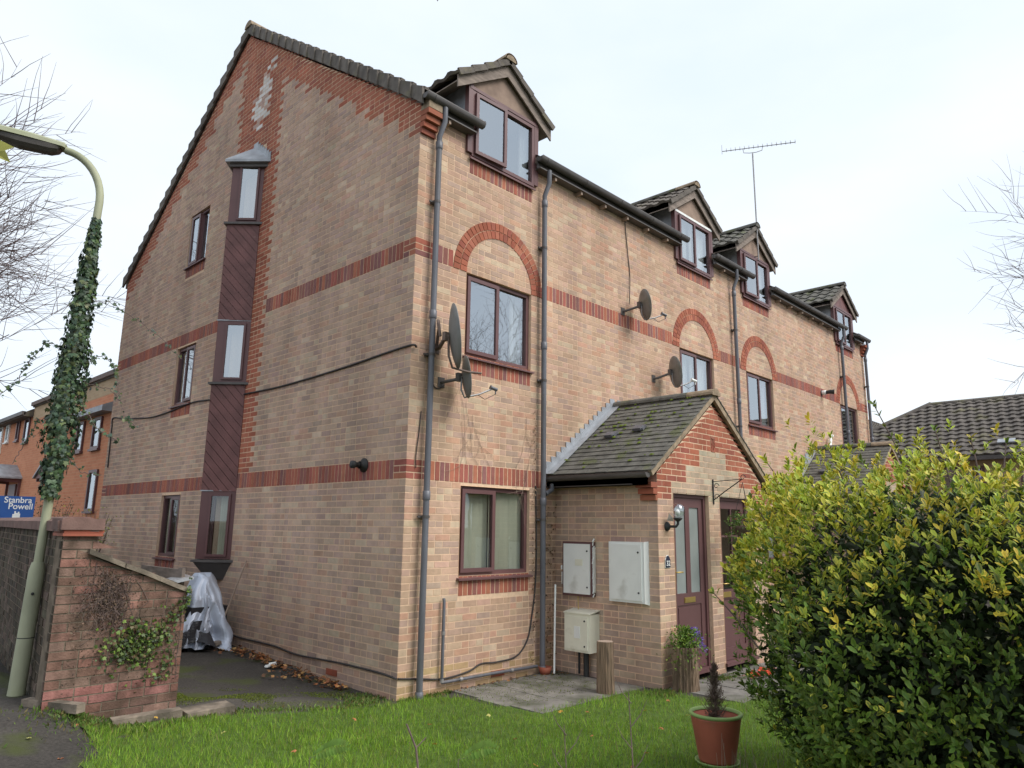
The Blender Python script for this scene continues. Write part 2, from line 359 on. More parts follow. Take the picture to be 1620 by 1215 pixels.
# ------------------------------------------------------------------ window (frame > sash, pane, sill, curtain ...)
def window(par, fr, u0, z0, W, H, left_open=0.0, blind=None, curtain=0.0, gl=None, sill=True, mull=True, name='window', rec=.05, fw=.05, sash='left', sticker=False, room=True, split=.5):
    gl = gl or GLASSU
    def bx(mb, a0, a1, b0, b1, d0, d1): mb.obox(fr.P(a0, b0, d0), fr.u * (a1 - a0), fr.z * (b1 - b0), fr.n * (d1 - d0))
    f = MB(); d0, d1 = -rec - .05, -rec + .012
    u1, z1 = u0 + W, z0 + H
    bx(f, u0, u0 + fw, z0, z1, d0, d1); bx(f, u1 - fw, u1, z0, z1, d0, d1)
    bx(f, u0 + fw, u1 - fw, z0, z0 + fw, d0, d1); bx(f, u0 + fw, u1 - fw, z1 - fw, z1, d0, d1)
    um = u0 + W * split
    if mull: bx(f, um - fw / 2, um + fw / 2, z0 + fw, z1 - fw, d0, d1 + .002)
    win = f.build(name, UPVC, par)
    # sash on the left half
    halves = [(u0 + fw, um - fw / 2), (um + fw / 2, u1 - fw)] if mull else [(u0 + fw, u1 - fw)]
    for i, (a, b) in enumerate(halves):
        if (i == 0 and sash == 'left') or (i == 1 and sash == 'right') or sash == 'both':
            mb = MB(); sw = .048; o = .014; aa, bb, cc, dd = a - o, b + o, z0 + fw - o, z1 - fw + o
            e0, e1 = d1 + .003, d1 + .035
            hinge = fr.P(aa, 0, d1 + .003)
            bx(mb, aa, aa + sw, cc, dd, e0, e1); bx(mb, bb - sw, bb, cc, dd, e0, e1)
            bx(mb, aa + sw, bb - sw, cc, cc + sw, e0, e1); bx(mb, aa + sw, bb - sw, dd - sw, dd, e0, e1)
            pn = MB(); bx(pn, aa + sw, bb - sw, cc + sw, dd - sw, e0 + .008, e0 + .014)
            if left_open:
                ang = left_open if fr.u.cross(fr.n).z > 0 else -left_open
                rm = Matrix.Translation(hinge) @ Matrix.Rotation(ang, 4, 'Z') @ Matrix.Translation(-hinge)
                for q in (mb, pn): q.v = [tuple(rm @ Vector(p)) for p in q.v]
            so = mb.build('sash', UPVC, win); pn.build('pane', gl, win)
        else:
            pn = MB(); bx(pn, a, b, z0 + fw, z1 - fw, d0 + .02, d0 + .026); pn.build('pane', gl, win)
    if sill:
        s_ = MB(); s_.prism([fr.P(u0 - .03, z0 - .005, -rec), fr.P(u0 - .03, z0 - .03, .05), fr.P(u0 - .03, z0 - .05, .05), fr.P(u0 - .03, z0 - .045, -rec)], fr.u * (W + .06))
        s_.build('sill', UPVC, win)
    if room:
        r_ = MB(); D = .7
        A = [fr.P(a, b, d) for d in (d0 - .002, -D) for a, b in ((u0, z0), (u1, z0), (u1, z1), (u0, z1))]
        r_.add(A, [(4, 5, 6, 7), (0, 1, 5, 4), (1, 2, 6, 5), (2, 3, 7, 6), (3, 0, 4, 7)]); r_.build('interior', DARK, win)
    if curtain:
        cu = MB(); n = 40; pts = []
        cw = W * curtain
        for side in ((u0 + .01, u0 + .01 + cw / 2), (u1 - .01 - cw / 2, u1 - .01)):
            for i in range(n):
                a = lerp(side[0], side[1], i / n); b = lerp(side[0], side[1], (i + 1) / n)
                da = -rec - .14 - .02 * math.sin(i * 1.3); db = -rec - .14 - .02 * math.sin((i + 1) * 1.3)
                cu.add([fr.P(a, z0 + .02, da), fr.P(b, z0 + .02, db), fr.P(b, z1 - .02, db), fr.P(a, z1 - .02, da)], [(0, 1, 2, 3)])
        cu.build('curtain', CURT, win)
    if blind:
        for (a0, a1) in blind:
            x = a0
            while x < a1:
                s_ = MB(); t = R.uniform(.015, .03)
                s_.obox(fr.P(u0 + x, z0 + .03, -rec - .11), fr.u * .072 + fr.n * (t + .015), fr.z * (H - .05), fr.n * .003)
                s_.build('blind_slat', BLIND, win); x += .08
    if sticker:
        for (a, b) in ((u0 + .12, .12), (um + .06, .16)):
            s_ = MB(); bx(s_, a, a + b, z1 - .27, z1 - .11, d0 - .004, d0 - .001); s_.build('window_card', WHITE, win)
    return win

# ------------------------------------------------------------------ terrain
def sm(a, b, x): t = max(0, min(1, (x - a) / (b - a))); return t * t * (3 - 2 * t)
def gz(x, y): return -0.135 + 0.13 * max(sm(.3, 4, y), sm(.3, 2.2, -x) * .95) + .18 * sm(2.5, 3.1, -x) * sm(-.5, .7, y)
gm = MB(); xs = [-900, -200, -60, -20] + [-8 + .5 * i for i in range(0, 57)] + [30, 60, 200, 900]
ys = [-900, -200, -60, -20] + [-8 + .5 * i for i in range(0, 57)] + [30, 60, 200, 900]
vv = [(x, y, gz(x, y)) for y in ys for x in xs]; nx = len(xs)
gm.add(vv, [(j * nx + i, j * nx + i + 1, (j + 1) * nx + i + 1, (j + 1) * nx + i) for j in range(len(ys) - 1) for i in range(nx - 1)])
ground = gm.build('ground', ASPH, kind='structure')

LAWN = [(-6.5, -9), (-3.25, -1.6), (-3.064, -.487), (-2.9, .06), (-2.97, .72), (-2.75, .92), (-2.46, .53), (-1.91, .305), (-1.51, .15), (-.89, .102), (-.38, -.005), (-.08, -.10), (-.012, -.06), (.0, -.04), (.3, -.06),
        (.636, -.40), (.646, -.874), (.674, -1.287), (1.17, -1.36), (1.81, -1.37), (2.25, -1.42), (2.47, -1.60), (2.56, -1.9), (2.374, -2.2), (2.7, -2.5), (4.5, -2.9), (9, -3.0), (9, -9)]
def inpoly(x, y, P=LAWN):
    c = False; j = len(P) - 1
    for i in range(len(P)):
        if (P[i][1] > y) != (P[j][1] > y) and x < (P[j][0] - P[i][0]) * (y - P[i][1]) / (P[j][1] - P[i][1]) + P[i][0]: c = not c
        j = i
    return c
lm = MB(); st = .1
for i in range(-66, 90):
    for j in range(-90, 12):
        x, y = i * st, j * st
        if inpoly(x + .05, y + .05):
            lm.add([(x, y, gz(x, y) + .006), (x + st, y, gz(x + st, y) + .006), (x + st, y + st, gz(x + st, y + st) + .006), (x, y + st, gz(x, y + st) + .006)], [(0, 1, 2, 3)])
lm.build('lawn', SOIL, kind='structure')

# paving: slabs laid in the patio by the corner and the path to the door
path = bpy.data.objects.new('path', None); COL.objects.link(path); path['kind'] = 'structure'
def slab(x0, y0, x1, y1, dz=0.0):
    mb = MB(); z = gz((x0 + x1) / 2, (y0 + y1) / 2) + .012 + dz; t = R.uniform(-.006, .006)
    mb.obox((x0, y0, z - .05), (x1 - x0, 0, t), (0, y1 - y0, -t * .6), (0, 0, .05)); mb.build('paving_slab', SLAB, path)
x = .62
for i in range(3):
    y = -.06
    for j in range(3):
        x0 = .72 + i * .6 + (0 if j != 1 else -.06); y1 = -.06 - j * .45; y0 = y1 - .44
        if y0 < -1.42: y0 = -1.42
        slab(x0, y0, min(x0 + .592, 2.53), y1)
for i in range(8):
    for j in range(2):
        slab(2.62 + i * .6 + .02 * j, -2.55 + j * .46 - (0 if i else .0), 3.21 + i * .6 + .02 * j, -2.1 + j * .46)
slab(2.9, -1.615, 3.5, -1.66 + .0); 

# ------------------------------------------------------------------ the apartment building
BX, BD = 15.46, 10.12
bld = thing('apartment_building', 'three storey buff and red brick apartment building with brown windows and dormers', 'building')
FR = Frame((0, 0, 0), (1, 0, 0), (0, -1, 0))      # front wall: u = x
GR = Frame((0, 0, 0), (0, 1, 0), (-1, 0, 0))      # gable wall: u = y
gtop = lambda y: 6.74 + .7 * min(y, BD - y)
DX = [1.42, 6.47, 8.99, 14.04]

# gable wall
GH = [(6.08, 1.10, .82, 1.03), (6.08, 3.72, .82, 1.05), (6.08, 6.34, .82, 1.02)]
ORI = (4.06, 4.78)
holes = [[(a, b), (a + w_, b), (a + w_, b + h), (a, b + h)] for a, b, w_, h in GH]
mb = MB(); wall_face(mb, GR, [(0, -.6), (BD, -.6), (BD, 6.74), (BD / 2, gtop(BD / 2)), (0, 6.74)], holes)
gw = mb.build('gable_wall', MORTAR, bld)
def gcuts(a, b):
    c = []
    for (u, z, w_, h) in GH:
        if a < z + h and b > z: c.append((u, u + w_))
        if a < z and b > z - .225: c.append((u, u + w_))
    if a < 7.8 and b > 1.1: c.append(ORI)
    for z0 in (2.175, 4.8):
        if a < z0 + .225 and b > z0:
            if z0 < 3: c.append((.225, BD - .225))
            else: c += [(.225, 3.62), (5.24, BD - .225)]
    return c
def gtone(u, z):
    k = int(round((z - .0375) / .075)); s_ = min(u, BD - u)
    t = .056 if k % 2 else -.056
    if z > 2.4 and abs(u - 4.42) < .78 + t:
        if R.random() < 1.05 - .85 * math.hypot((u - 4.34 + (z - 8.7) * .25) / .33, (z - 8.76) / .66) ** 2: return jit(R.choice([(.72, .66, .62), (.80, .76, .73), (.55, .38, .33)]), .04)
        return pick(RED)
    q = math.floor((s_ - .16) / .3375)
    base = 6.525 + .236 * q if s_ > .16 else 6.36
    if z > base: return pick(RED)
    if s_ < .23 and (2.175 < z < 2.4 or 4.8 < z < 5.025): return pick(BAND)
    return pick(BUFFG, BUFFW)
gb = courses(0, BD, -.225, 10.35, gcuts, gtone, top=lambda u: gtop(u) + .01)
gb += soldiers(.225, ORI[0], 2.175, 2.4) + soldiers(ORI[1], BD - .225, 2.175, 2.4) + soldiers(.225, 3.62, 4.8, 5.025) + soldiers(5.24, BD - .225, 4.8, 5.025)
for (u, z, w_, h) in GH: gb += soldiers(u, u + w_, z - .225, z)

# front wall
WN = [(c - .6, z0, 1.2, h) for c in DX for z0, h in ((1.10, 1.04), (3.74, 1.06))]
holes = [[(a, b), (a + w_, b), (a + w_, b + h), (a, b + h)] for a, b, w_, h in WN]
outer = [(0, -.6), (BX, -.6), (BX, 6.72)]
for c in DX[::-1]: outer += [(c + .6, 6.72), (c + .6, 6.38), (c - .6, 6.38), (c - .6, 6.72)]
outer += [(0, 6.72)]
mb = MB(); wall_face(mb, FR, outer, holes)
for c in DX:
    for x, s_ in ((c - .6, 1), (c + .6, -1)): mb.box((x, .0, 6.38), (x + s_ * -.02, .15, 6.72))
fw_ = mb.build('front_wall', MORTAR, bld)
def fcuts(a, b):
    c = []; zm = (a + b) / 2
    for (u, z, w_, h) in WN:
        if a < z + h and b > z: c.append((u, u + w_))
        if a < z and b > z - .225: c.append((u, u + w_))
    for d in DX:
        if b > 6.38: c.append((d - .6, d + .6))
        if a < 6.38 and b > 6.155: c.append((d - .6, d + .6))
        if zm > 4.8 and zm < 5.62:
            ro = math.sqrt(max(0, .805 ** 2 - (zm - 4.8) ** 2)); ri = math.sqrt(max(0, .62 ** 2 - (zm - 4.8) ** 2)) if zm - 4.8 < .62 else 0
            if ri > 0: c += [(d - ro, d - ri), (d + ri, d + ro)]
            else: c.append((d - ro, d + ro))
    if a < 2.4 and b > 2.175: c.append((.3375, BX - .3375))
    if a < 5.025 and b > 4.8:
        e = [.3375] + [q for d in DX for q in (d - .8, d + .8)] + [BX - .3375]
        c += [(e[i], e[i + 1]) for i in range(0, len(e), 2)]
    return c
def ftone(u, z):
    if (u < .34 or u > BX - .34) and (2.175 < z < 2.4 or 4.8 < z < 5.025): return pick(BAND)
    return jit((.50, .34, .19), .1) if z < .12 and R.random() < .6 else pick(BUFF, BUFFW)
fb = courses(0, BX, -.225, 6.68, fcuts, ftone, off=-.1125)
fb += soldiers(.3375, BX - .3375, 2.175, 2.4)
e = [.3375] + [q for d in DX for q in (d - .825, d + .825)] + [BX - .3375]
for i in range(0, len(e), 2): fb += soldiers(e[i] + (.0 if i == 0 else 0), e[i + 1], 4.8, 5.025)
for d in DX:
    fb += soldiers(d - .6, d + .6, 6.155, 6.38)
    for z in (1.10, 3.74): fb += soldiers(d - .6, d + .6, z - .225, z)
    for (r0, r1, n) in ((.603, .708, 27), (.718, .823, 31)):
        for i in range(n):
            a0 = math.pi * i / n + .007; a1 = math.pi * (i + 1) / n - .007
            q = [(d + r * math.cos(a), 4.8 + r * math.sin(a)) for r, a in ((r0, a1), (r0, a0), (r1, a0), (r1, a1))]
            fb.append(('q', q, .010, pick(RED)))
emit([(gw, GR, gb), (fw_, FR, fb)], 298, BRICK)
# rear and far walls
mb = MB(); mb.box((.02, BD - .02, -.6), (BX - .02, BD, 6.74)); mb.build('rear_wall', BOARDB, bld)
mb = MB(); mb.prism([(BX - .02, 0.02, -.6), (BX - .02, BD - .02, -.6), (BX - .02, BD - .02, 6.74), (BX - .02, BD / 2, 10.28), (BX - .02, .02, 6.74)], (.02, 0, 0)); mb.build('far_gable_wall', BOARDB, bld)
# red air bricks
for fr_, u, z in ((FR, 1.38, -.075), (GR, 1.12, -.05)):
    mb = MB(); mb.obox(fr_.P(u, z, .004), fr_.u * .215, fr_.z * .068, fr_.n * .012)
    for i in range(6): mb.obox(fr_.P(u + .02 + i * .031, z + .012, .016), fr_.u * .012, fr_.z * .045, fr_.n * .003)
    mb.build('air_brick', TERRA, bld)

# windows in the front wall
for i, d in enumerate(DX):
    for (z0, h) in ((1.10, 1.04), (3.74, 1.06)):
        g = z0 < 2
        window(bld, FR, d - .6, z0, 1.2, h, blind=([(.07, .27), (.33, .56), (.62, 1.12)] if (g and i == 0) else None), curtain=(0 if (g and i == 0) else (.35 if i != 1 else .9)), gl=GLASS if g else GLASSU,
               left_open=(0, 0, 0, 0)[i])
for i, (u, z, w_, h) in enumerate(GH):
    window(bld, GR, u, z, w_, h, gl=GLASS if i == 0 else GLASSU, blind=[(.05, .7)] if i == 0 else None, curtain=0 if i == 0 else .5, sash='right' if i == 2 else 'left', sticker=(i == 0))

# ---- oriel: prow-shaped bay of boarding and windows
ori = bpy.data.objects.new('oriel', None); COL.objects.link(ori); ori.parent = bld
OA, OB, OC = Vector((0, 4.06, 0)), Vector((-.36, 4.42, 0)), Vector((0, 4.78, 0))
nA = Vector((-.7071, -.7071, 0)); nC = Vector((-.7071, .7071, 0))
OL = (OB - OA).length
FA = Frame(OA, (OB - OA).normalized(), nA); FC = Frame(OB, (OC - OB).normalized(), nC)
# shell behind boards
for (z0, z1) in ((2.13, 3.78), (4.77, 6.36)):
    mb = MB(); mb.prism([OA + Vector((.0, 0, z0)), OB + Vector((.012, 0, z0)), OC + Vector((0, 0, z0))], (0, 0, z1 - z0)); mb.build('oriel_core', CLAD, ori)
    # diagonal boards clipped to the panel, on both faces
    for fr_, sgn in ((FA, 1), (FC, -1)):
        wdt = .105; c0 = z0 - OL * 1.1
        while c0 < z1 + .0:
            # band c0 <= w + sgn*u*1.1 ... : board descending towards the wall on the near face
            def lo(u): return (c0 + 1.1 * u) if sgn > 0 else (c0 + 1.1 * (OL - u))
            hi = lambda u: lo(u) + wdt * 1.45
            N = 8; us = [OL * i / N for i in range(N + 1)]
            pts_lo = [(u, min(max(lo(u), z0), z1)) for u in us]; pts_hi = [(u, min(max(hi(u) - .012, z0), z1)) for u in us]
            seg = [i for i in range(N + 1) if pts_hi[i][1] - pts_lo[i][1] > .002]
            if len(seg) >= 2:
                i0, i1 = seg[0], seg[-1]
                if i0 > 0: i0 -= 1
                if i1 < N: i1 += 1
                loop = [fr_.P(u, w_, .002) for u, w_ in pts_lo[i0:i1 + 1]] + [fr_.P(u, w_, .002) for u, w_ in pts_hi[i0:i1 + 1][::-1]]
                mbb = MB(); mbb.prism(loop, fr_.n * .012, None); mbb.build('board', CLAD, ori)
            c0 += wdt * 1.45
for (z0, z1, gl_) in ((1.15, 2.13, GLASS), (3.79, 4.76, GLASSU), (6.40, 7.42, GLASSU)):
    fr0 = Frame(OA + Vector((0, 0, 0)), FA.u, FA.n)
    # window block on each face; stiles wide towards the prow
    f = MB()
    for fr_, rev in ((FA, False), (FC, True)):
        L0, L1 = (.0, .075), (.37, OL)
        if rev: L0, L1 = (0, OL - .37), (OL - .075, OL)
        for (a, b) in (L0, L1): f.obox(fr_.P(a, z0, -.05), fr_.u * (b - a), fr_.z * (z1 - z0), fr_.n * .055)
        a, b = L0[1], L1[0]
        f.obox(fr_.P(a, z0, -.05), fr_.u * (b - a), fr_.z * .05, fr_.n * .055); f.obox(fr_.P(a, z1 - .055, -.05), fr_.u * (b - a), fr_.z * .055, fr_.n * .055)
    wf = f.build('window_frame', UPVC, ori)
    for fr_, (a, b) in ((FA, (.075, .37)), (FC, (OL - .37, OL - .075))):
        s_ = MB(); t = .034
        A0, B0, C0, D0 = a - .012, b + .012, z0 + .035, z1 - .035
        s_.obox(fr_.P(A0, C0, .006), fr_.u * t, fr_.z * (D0 - C0), fr_.n * .022); s_.obox(fr_.P(B0 - t, C0, .006), fr_.u * t, fr_.z * (D0 - C0), fr_.n * .022)
        s_.obox(fr_.P(A0 + t, C0, .006), fr_.u * (B0 - A0 - 2 * t), fr_.z * t, fr_.n * .022); s_.obox(fr_.P(A0 + t, D0 - t, .006), fr_.u * (B0 - A0 - 2 * t), fr_.z * t, fr_.n * .022)
        s_.build('sash', UPVC, ori)
        p_ = MB(); p_.obox(fr_.P(A0 + t, C0 + t, .008), fr_.u * (B0 - A0 - 2 * t), fr_.z * (D0 - C0 - 2 * t), fr_.n * .005); p_.build('pane', gl_, ori)
    # inside: dark room and pale hanging
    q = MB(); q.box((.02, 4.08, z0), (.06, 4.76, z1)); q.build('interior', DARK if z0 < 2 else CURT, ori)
    if z0 < 2:
        for k in range(5):
            q = MB(); q.obox(FA.P(.08 + k * .032, z0 + .05, -.09), FA.u * .03, FA.z * (z1 - z0 - .1), FA.n * .004); q.build('blind_slat', BLIND, ori)
    # sill board
    o_ = .055; zz = z0 - .045
    mb = MB(); P0 = [Vector((0, 4.06 - o_ * 1.6, zz)), Vector((-.36 - o_ * 1.3, 4.42, zz)), Vector((0, 4.78 + o_ * 1.6, zz))]
    mb.prism(P0, (0, 0, .035)); mb.build('sill', BLACKP, ori)
    if z0 < 5:
        mb = MB(); P0 = [Vector((0, 4.05, z1 + .0)), Vector((-.385, 4.42, z1)), Vector((0, 4.79, z1))]; mb.prism(P0, (0, 0, .016)); mb.build('drip_strip', LEAD, ori)
mb = MB(); T = [Vector((0, 4.02, 1.10)), Vector((-.39, 4.42, 1.10)), Vector((0, 4.82, 1.10))]; Bm = [Vector((0, 4.24, .85)), Vector((-.16, 4.42, .85)), Vector((0, 4.60, .85))]
mb.add(T + Bm, [(0, 1, 2), (5, 4, 3), (0, 3, 4, 1), (1, 4, 5, 2), (2, 5, 3, 0)][:]); mb.build('oriel_base', BLACKP, ori)
# lead hipped roof and stepped flashing
mb = MB(); a, b, c, t = Vector((0, 3.86, 7.45)), Vector((-.50, 4.42, 7.45)), Vector((0, 4.98, 7.45)), Vector((0, 4.42, 7.86))
dn = Vector((0, 0, -.045)); m1 = lerp(a, b, .0)
mb.add([a, b, c, t, a + dn, b + dn, c + dn], [(0, 1, 3), (1, 2, 3), (0, 4, 5, 1), (1, 5, 6, 2), (6, 5, 4)][:3] + [(1, 5, 6, 2), (6, 5, 4)]); mb.build('lead_roof', LEAD, ori)
mb = MB(); mb.prism([Vector((-.0, 3.95, 7.405)), Vector((-.42, 4.42, 7.405)), Vector((0, 4.89, 7.405))], (0, 0, -.06)); mb.build('soffit', BLACKP, ori)
mb = MB()
for s_ in (1, -1):
    for i in range(7):
        y0 = 4.42 - s_ * (.56 - i * .08); zz = 7.45 + i * .0586
        mb.prism([Vector((-.009, y0, zz - .02)), Vector((-.009, y0 + s_ * .08, zz + .03)), Vector((-.009, y0 + s_ * .08, zz + .13)), Vector((-.009, y0, zz + .13)), Vector((-.009, y0 + s_ * .005, zz + .05))], (-.005, 0, 0))
mb.build('flashing', LEAD, ori)

# ---- roof
roof = bpy.data.objects.new('roof', None); COL.objects.link(roof); roof.parent = bld
RZ = lambda y: 6.93 + .7 * min(y, BD - y)
ang = math.atan(.7); cs, sn = math.cos(ang), math.sin(ang)
def tiled(mb, O, U, S, ulen, slen, gauge=.30, width=.30, th=.028, amp=.022, seg=4):
    """wavy interlocking tiles: U along the eaves, S up the slope"""
    U = Vector(U).normalized(); S = Vector(S).normalized(); N = U.cross(S); N = N if N.z > 0 else -N; O = Vector(O)
    rows = max(1, math.ceil(slen / gauge - .05)); cols = max(1, round(ulen / width))
    prof = [0, .1, 1, .9, .15][:seg + 1] if seg == 4 else [0, 1, 0]
    for r in range(rows):
        a = r * gauge; b = min(slen, a + gauge + .02)
        us = []; hs = []
        for c in range(cols):
            for k in range(seg): us.append((c + k / seg) * ulen / cols); hs.append(prof[k] * amp)
        us.append(ulen); hs.append(0)
        n = len(us)
        vs = [O + U * u + S * a + N * (h + th) for u, h in zip(us, hs)] + [O + U * u + S * b + N * h for u, h in zip(us, hs)] + [O + U * u + S * a + N * (h * .6 - .004) for u, h in zip(us, hs)]
        fs = [(i, i + 1, n + i + 1, n + i) for i in range(n - 1)] + [(2 * n + i, 2 * n + i + 1, i + 1, i) for i in range(n - 1)]
        if (vs[1] - vs[0]).cross(vs[n] - vs[0]).dot(N) < 0: fs = [f[::-1] for f in fs]
        mb.add(vs, fs)
slopef = Vector((0, cs, sn)); sloper = Vector((0, -cs, sn))
mb = MB(); y0 = 1.45; ts = MB()
tiled(ts, (0, y0, RZ(y0) - .03), (1, 0, 0), slopef, BX, (BD / 2 - y0) / cs)
tiled(ts, (0, BD + .12, RZ(BD) - .114), (1, 0, 0), sloper, BX, (BD / 2 + .12) / cs, seg=2)
und = MB()
und.prism([(0, y0, RZ(y0) - .05), (0, BD / 2, RZ(BD / 2) - .05), (0, BD / 2, RZ(BD / 2) - .16), (0, y0, RZ(y0) - .16)], (BX, 0, 0))
und.prism([(0, BD + .12, RZ(BD) - .13), (0, BD / 2, RZ(BD / 2) - .05), (0, BD / 2, RZ(BD / 2) - .16), (0, BD + .12, RZ(BD) - .24)], (BX, 0, 0))
ints = []; last = 0
for d in DX: ints.append((last, d - .62)); last = d + .62
ints.append((last, BX))
for a, b in ints:
    tiled(ts, (a, -.10, RZ(-.10) - .03), (1, 0, 0), slopef, b - a, (y0 + .10) / cs)
    und.prism([(a, -.10, RZ(-.10) - .05), (a, y0, RZ(y0) - .05), (a, y0, RZ(y0) - .16), (a, -.02, RZ(-.02) - .20)], (b - a, 0, 0))
ts.build('roof_tiles', TILE, roof, kind='stuff'); und.build('roof_deck', WOODG, roof)
# verge tiles on the near gable, ridge tiles
for side in (0, 1):
    nn = 21; L_ = (BD / 2 + .10) / nn
    for i in range(nn):
        ya = -.10 + i * L_; 
        def Y(y): return y if side == 0 else BD - y
        mb = MB(); d_ = .05
        top0, top1 = RZ(ya) + .03 + d_ * .6, RZ(ya + L_) + .03 - .012
        bot0, bot1 = top0 - .225, top1 - .165
        x0, x1 = -.055, .20
        P = [(x0 - .022, Y(ya), bot0), (x0 + .004, Y(ya + L_ + .004), bot1), (x0 + .004, Y(ya + L_ + .004), top1), (x0 - .022, Y(ya), top0)]
        mb.prism(P, (.035, 0, 0)); mb.obox((x0, Y(ya), top0 - .02), (x1 - x0, 0, 0), (0, Y(ya + L_) - Y(ya), top1 - top0), (0, 0, .02))
        mb.obox((x0 + .02, Y(ya), top0 - .004), (.06, 0, 0), (0, Y(ya + L_) - Y(ya), top1 - top0), (0, 0, .022))
        mb.build('verge_tile', TILE, roof)
for i in range(34):
    x0 = -.07 + i * (BX + .1) / 34; mb = MB(); L_ = (BX + .1) / 34
    prof = [(math.cos(a) * .13, math.sin(a) * .12) for a in [math.pi * k / 8 for k in range(9)]]
    mb.prism([(x0, BD / 2 + a, RZ(BD / 2) - .02 + b + (i % 2) * .004) for a, b in prof] + [(x0, BD / 2 + a * .8, RZ(BD / 2) - .03 + b * .8) for a, b in prof[::-1]], (L_ - .008, 0, 0))
    if i == 0: mb.prism([(x0 - .005, BD / 2 + a * .97, RZ(BD / 2) - .03 + b * .97) for a, b in prof], (.03, 0, 0))
    mb.build('ridge_tile', VERGE if i == 0 else TILE, roof)
# corbelled red bricks at the two front corners
for xx in (0, BX - .215):
    for k in range(4):
        mb = MB(); mb.box((xx - (.006 if xx == 0 else 0), -.035 - .04 * k, 6.36 + .075 * k), (xx + .215, 0, 6.36 + .075 * k + .066), pick(RED)); mb.build('corbel_brick', BRICK, fw_)
mb = MB(); mb.prism([(0.0, 0, 6.66), (0, -.155, 6.66), (0, -.155, 6.78), (0, 0, 6.9)], (.21, 0, 0)); mb.build('corbel_head', VERGE, roof)
# soffit boards and rafter ends
for a, b in ints:
    mb = MB(); mb.box((a + .22 if a == 0 else a, -.09, 6.66), (b - .22 if b == BX else b, -.07, 6.86)); mb.build('fascia', BLACKP, roof); mb = MB(); mb.box((a + .22 if a == 0 else a, -.145, 6.655), (b - .22 if b == BX else b, -.0, 6.67)); mb.build('soffit', BLACKP, roof)
    x = a + .35
    while x < b - .1:
        mb = MB(); mb.prism([(x, -.0, 6.60), (x, -.12, 6.60), (x, -.12, 6.65), (x, 0, 6.70)], (.035, 0, 0)); mb.build('rafter_end', WOODP, roof); x += .6

# ---- gutters and downpipes
def gutter(x0, x1, y=-.15, z=6.815):
    mb = MB(); r = .058; n = 10
    for i in range(n):
        a0 = math.pi + math.pi * i / n; a1 = math.pi + math.pi * (i + 1) / n
        P = [(x, y + rr * math.cos(a), z + rr * math.sin(a) * 1.15) for x in (x0, x1) for rr in (r, r - .004) for a in (a0, a1)]
        mb.add(P, [(0, 4, 5, 1), (2, 3, 7, 6)])
    for x, s_ in ((x0, -1), (x1, 1)):
        mb.prism([(x, y + r * math.cos(math.pi + math.pi * i / n), z + r * math.sin(math.pi + math.pi * i / n) * 1.15) for i in range(n + 1)], (s_ * .006, 0, 0))
    mb.box((x0, y - r - .002, z - .006), (x1, y - r + .003, z + .012)); mb.box((x0, y + r - .003, z - .006), (x1, y + r + .002, z + .012))
    g = mb.build('gutter', BLACKP, bld)
    x = x0 + .12
    while x < x1:
        mb = MB(); n2 = 10; rr = r + .006
        mb.prism([(x, y + rr * math.cos(math.pi + math.pi * i / n2), z + rr * 1.15 * math.sin(math.pi + math.pi * i / n2)) for i in range(n2 + 1)], (.05, 0, 0)); mb.build('gutter_bracket', BLACKP, g); x += .9
gutter(-.06, .90); gutter(2.02, 6.02); gutter(7.02, 8.62); gutter(9.55, 13.85); gutter(14.6, 15.56)
def downpipe(x, ztop=6.28, zbot=-.13, y=-.085, gx=None, mat=GREYP, shoe=True):
    gx = x if gx is None else gx
    mb = MB(); mb.tube([(x, y, zbot), (x, y, ztop)], .036, 12)
    for z in (zbot + .02, 2.0, 4.1, ztop - .02): mb.lathe([(.042, -.05), (.044, -.045), (.044, .045), (.036, .05)], (x, y, z), 12)
    p = mb.build('downpipe', mat, bld)
    mb = MB(); mb.tube([(x, y, ztop), (x, y, ztop + .10), (gx + .02, -.155, ztop + .28), (gx + .02, -.155, ztop + .47)], .034, 12); mb.build('swan_neck', mat, p)
    for z in (1.75, 3.6, 5.5):
        mb = MB(); mb.box((x - .045, y + .02, z), (x + .045, .0, z + .03)); mb.lathe([(.041, -.016), (.041, .016)], (x, y, z + .015), 12)
        mb.box((x - .085, y + .03, z + .005), (x + .085, y + .05, z + .025)); mb.build('pipe_clip', BLACKP, p)
downpipe(.235); downpipe(2.20, 6.2, -.1); downpipe(7.86); downpipe(13.62); downpipe(15.36)

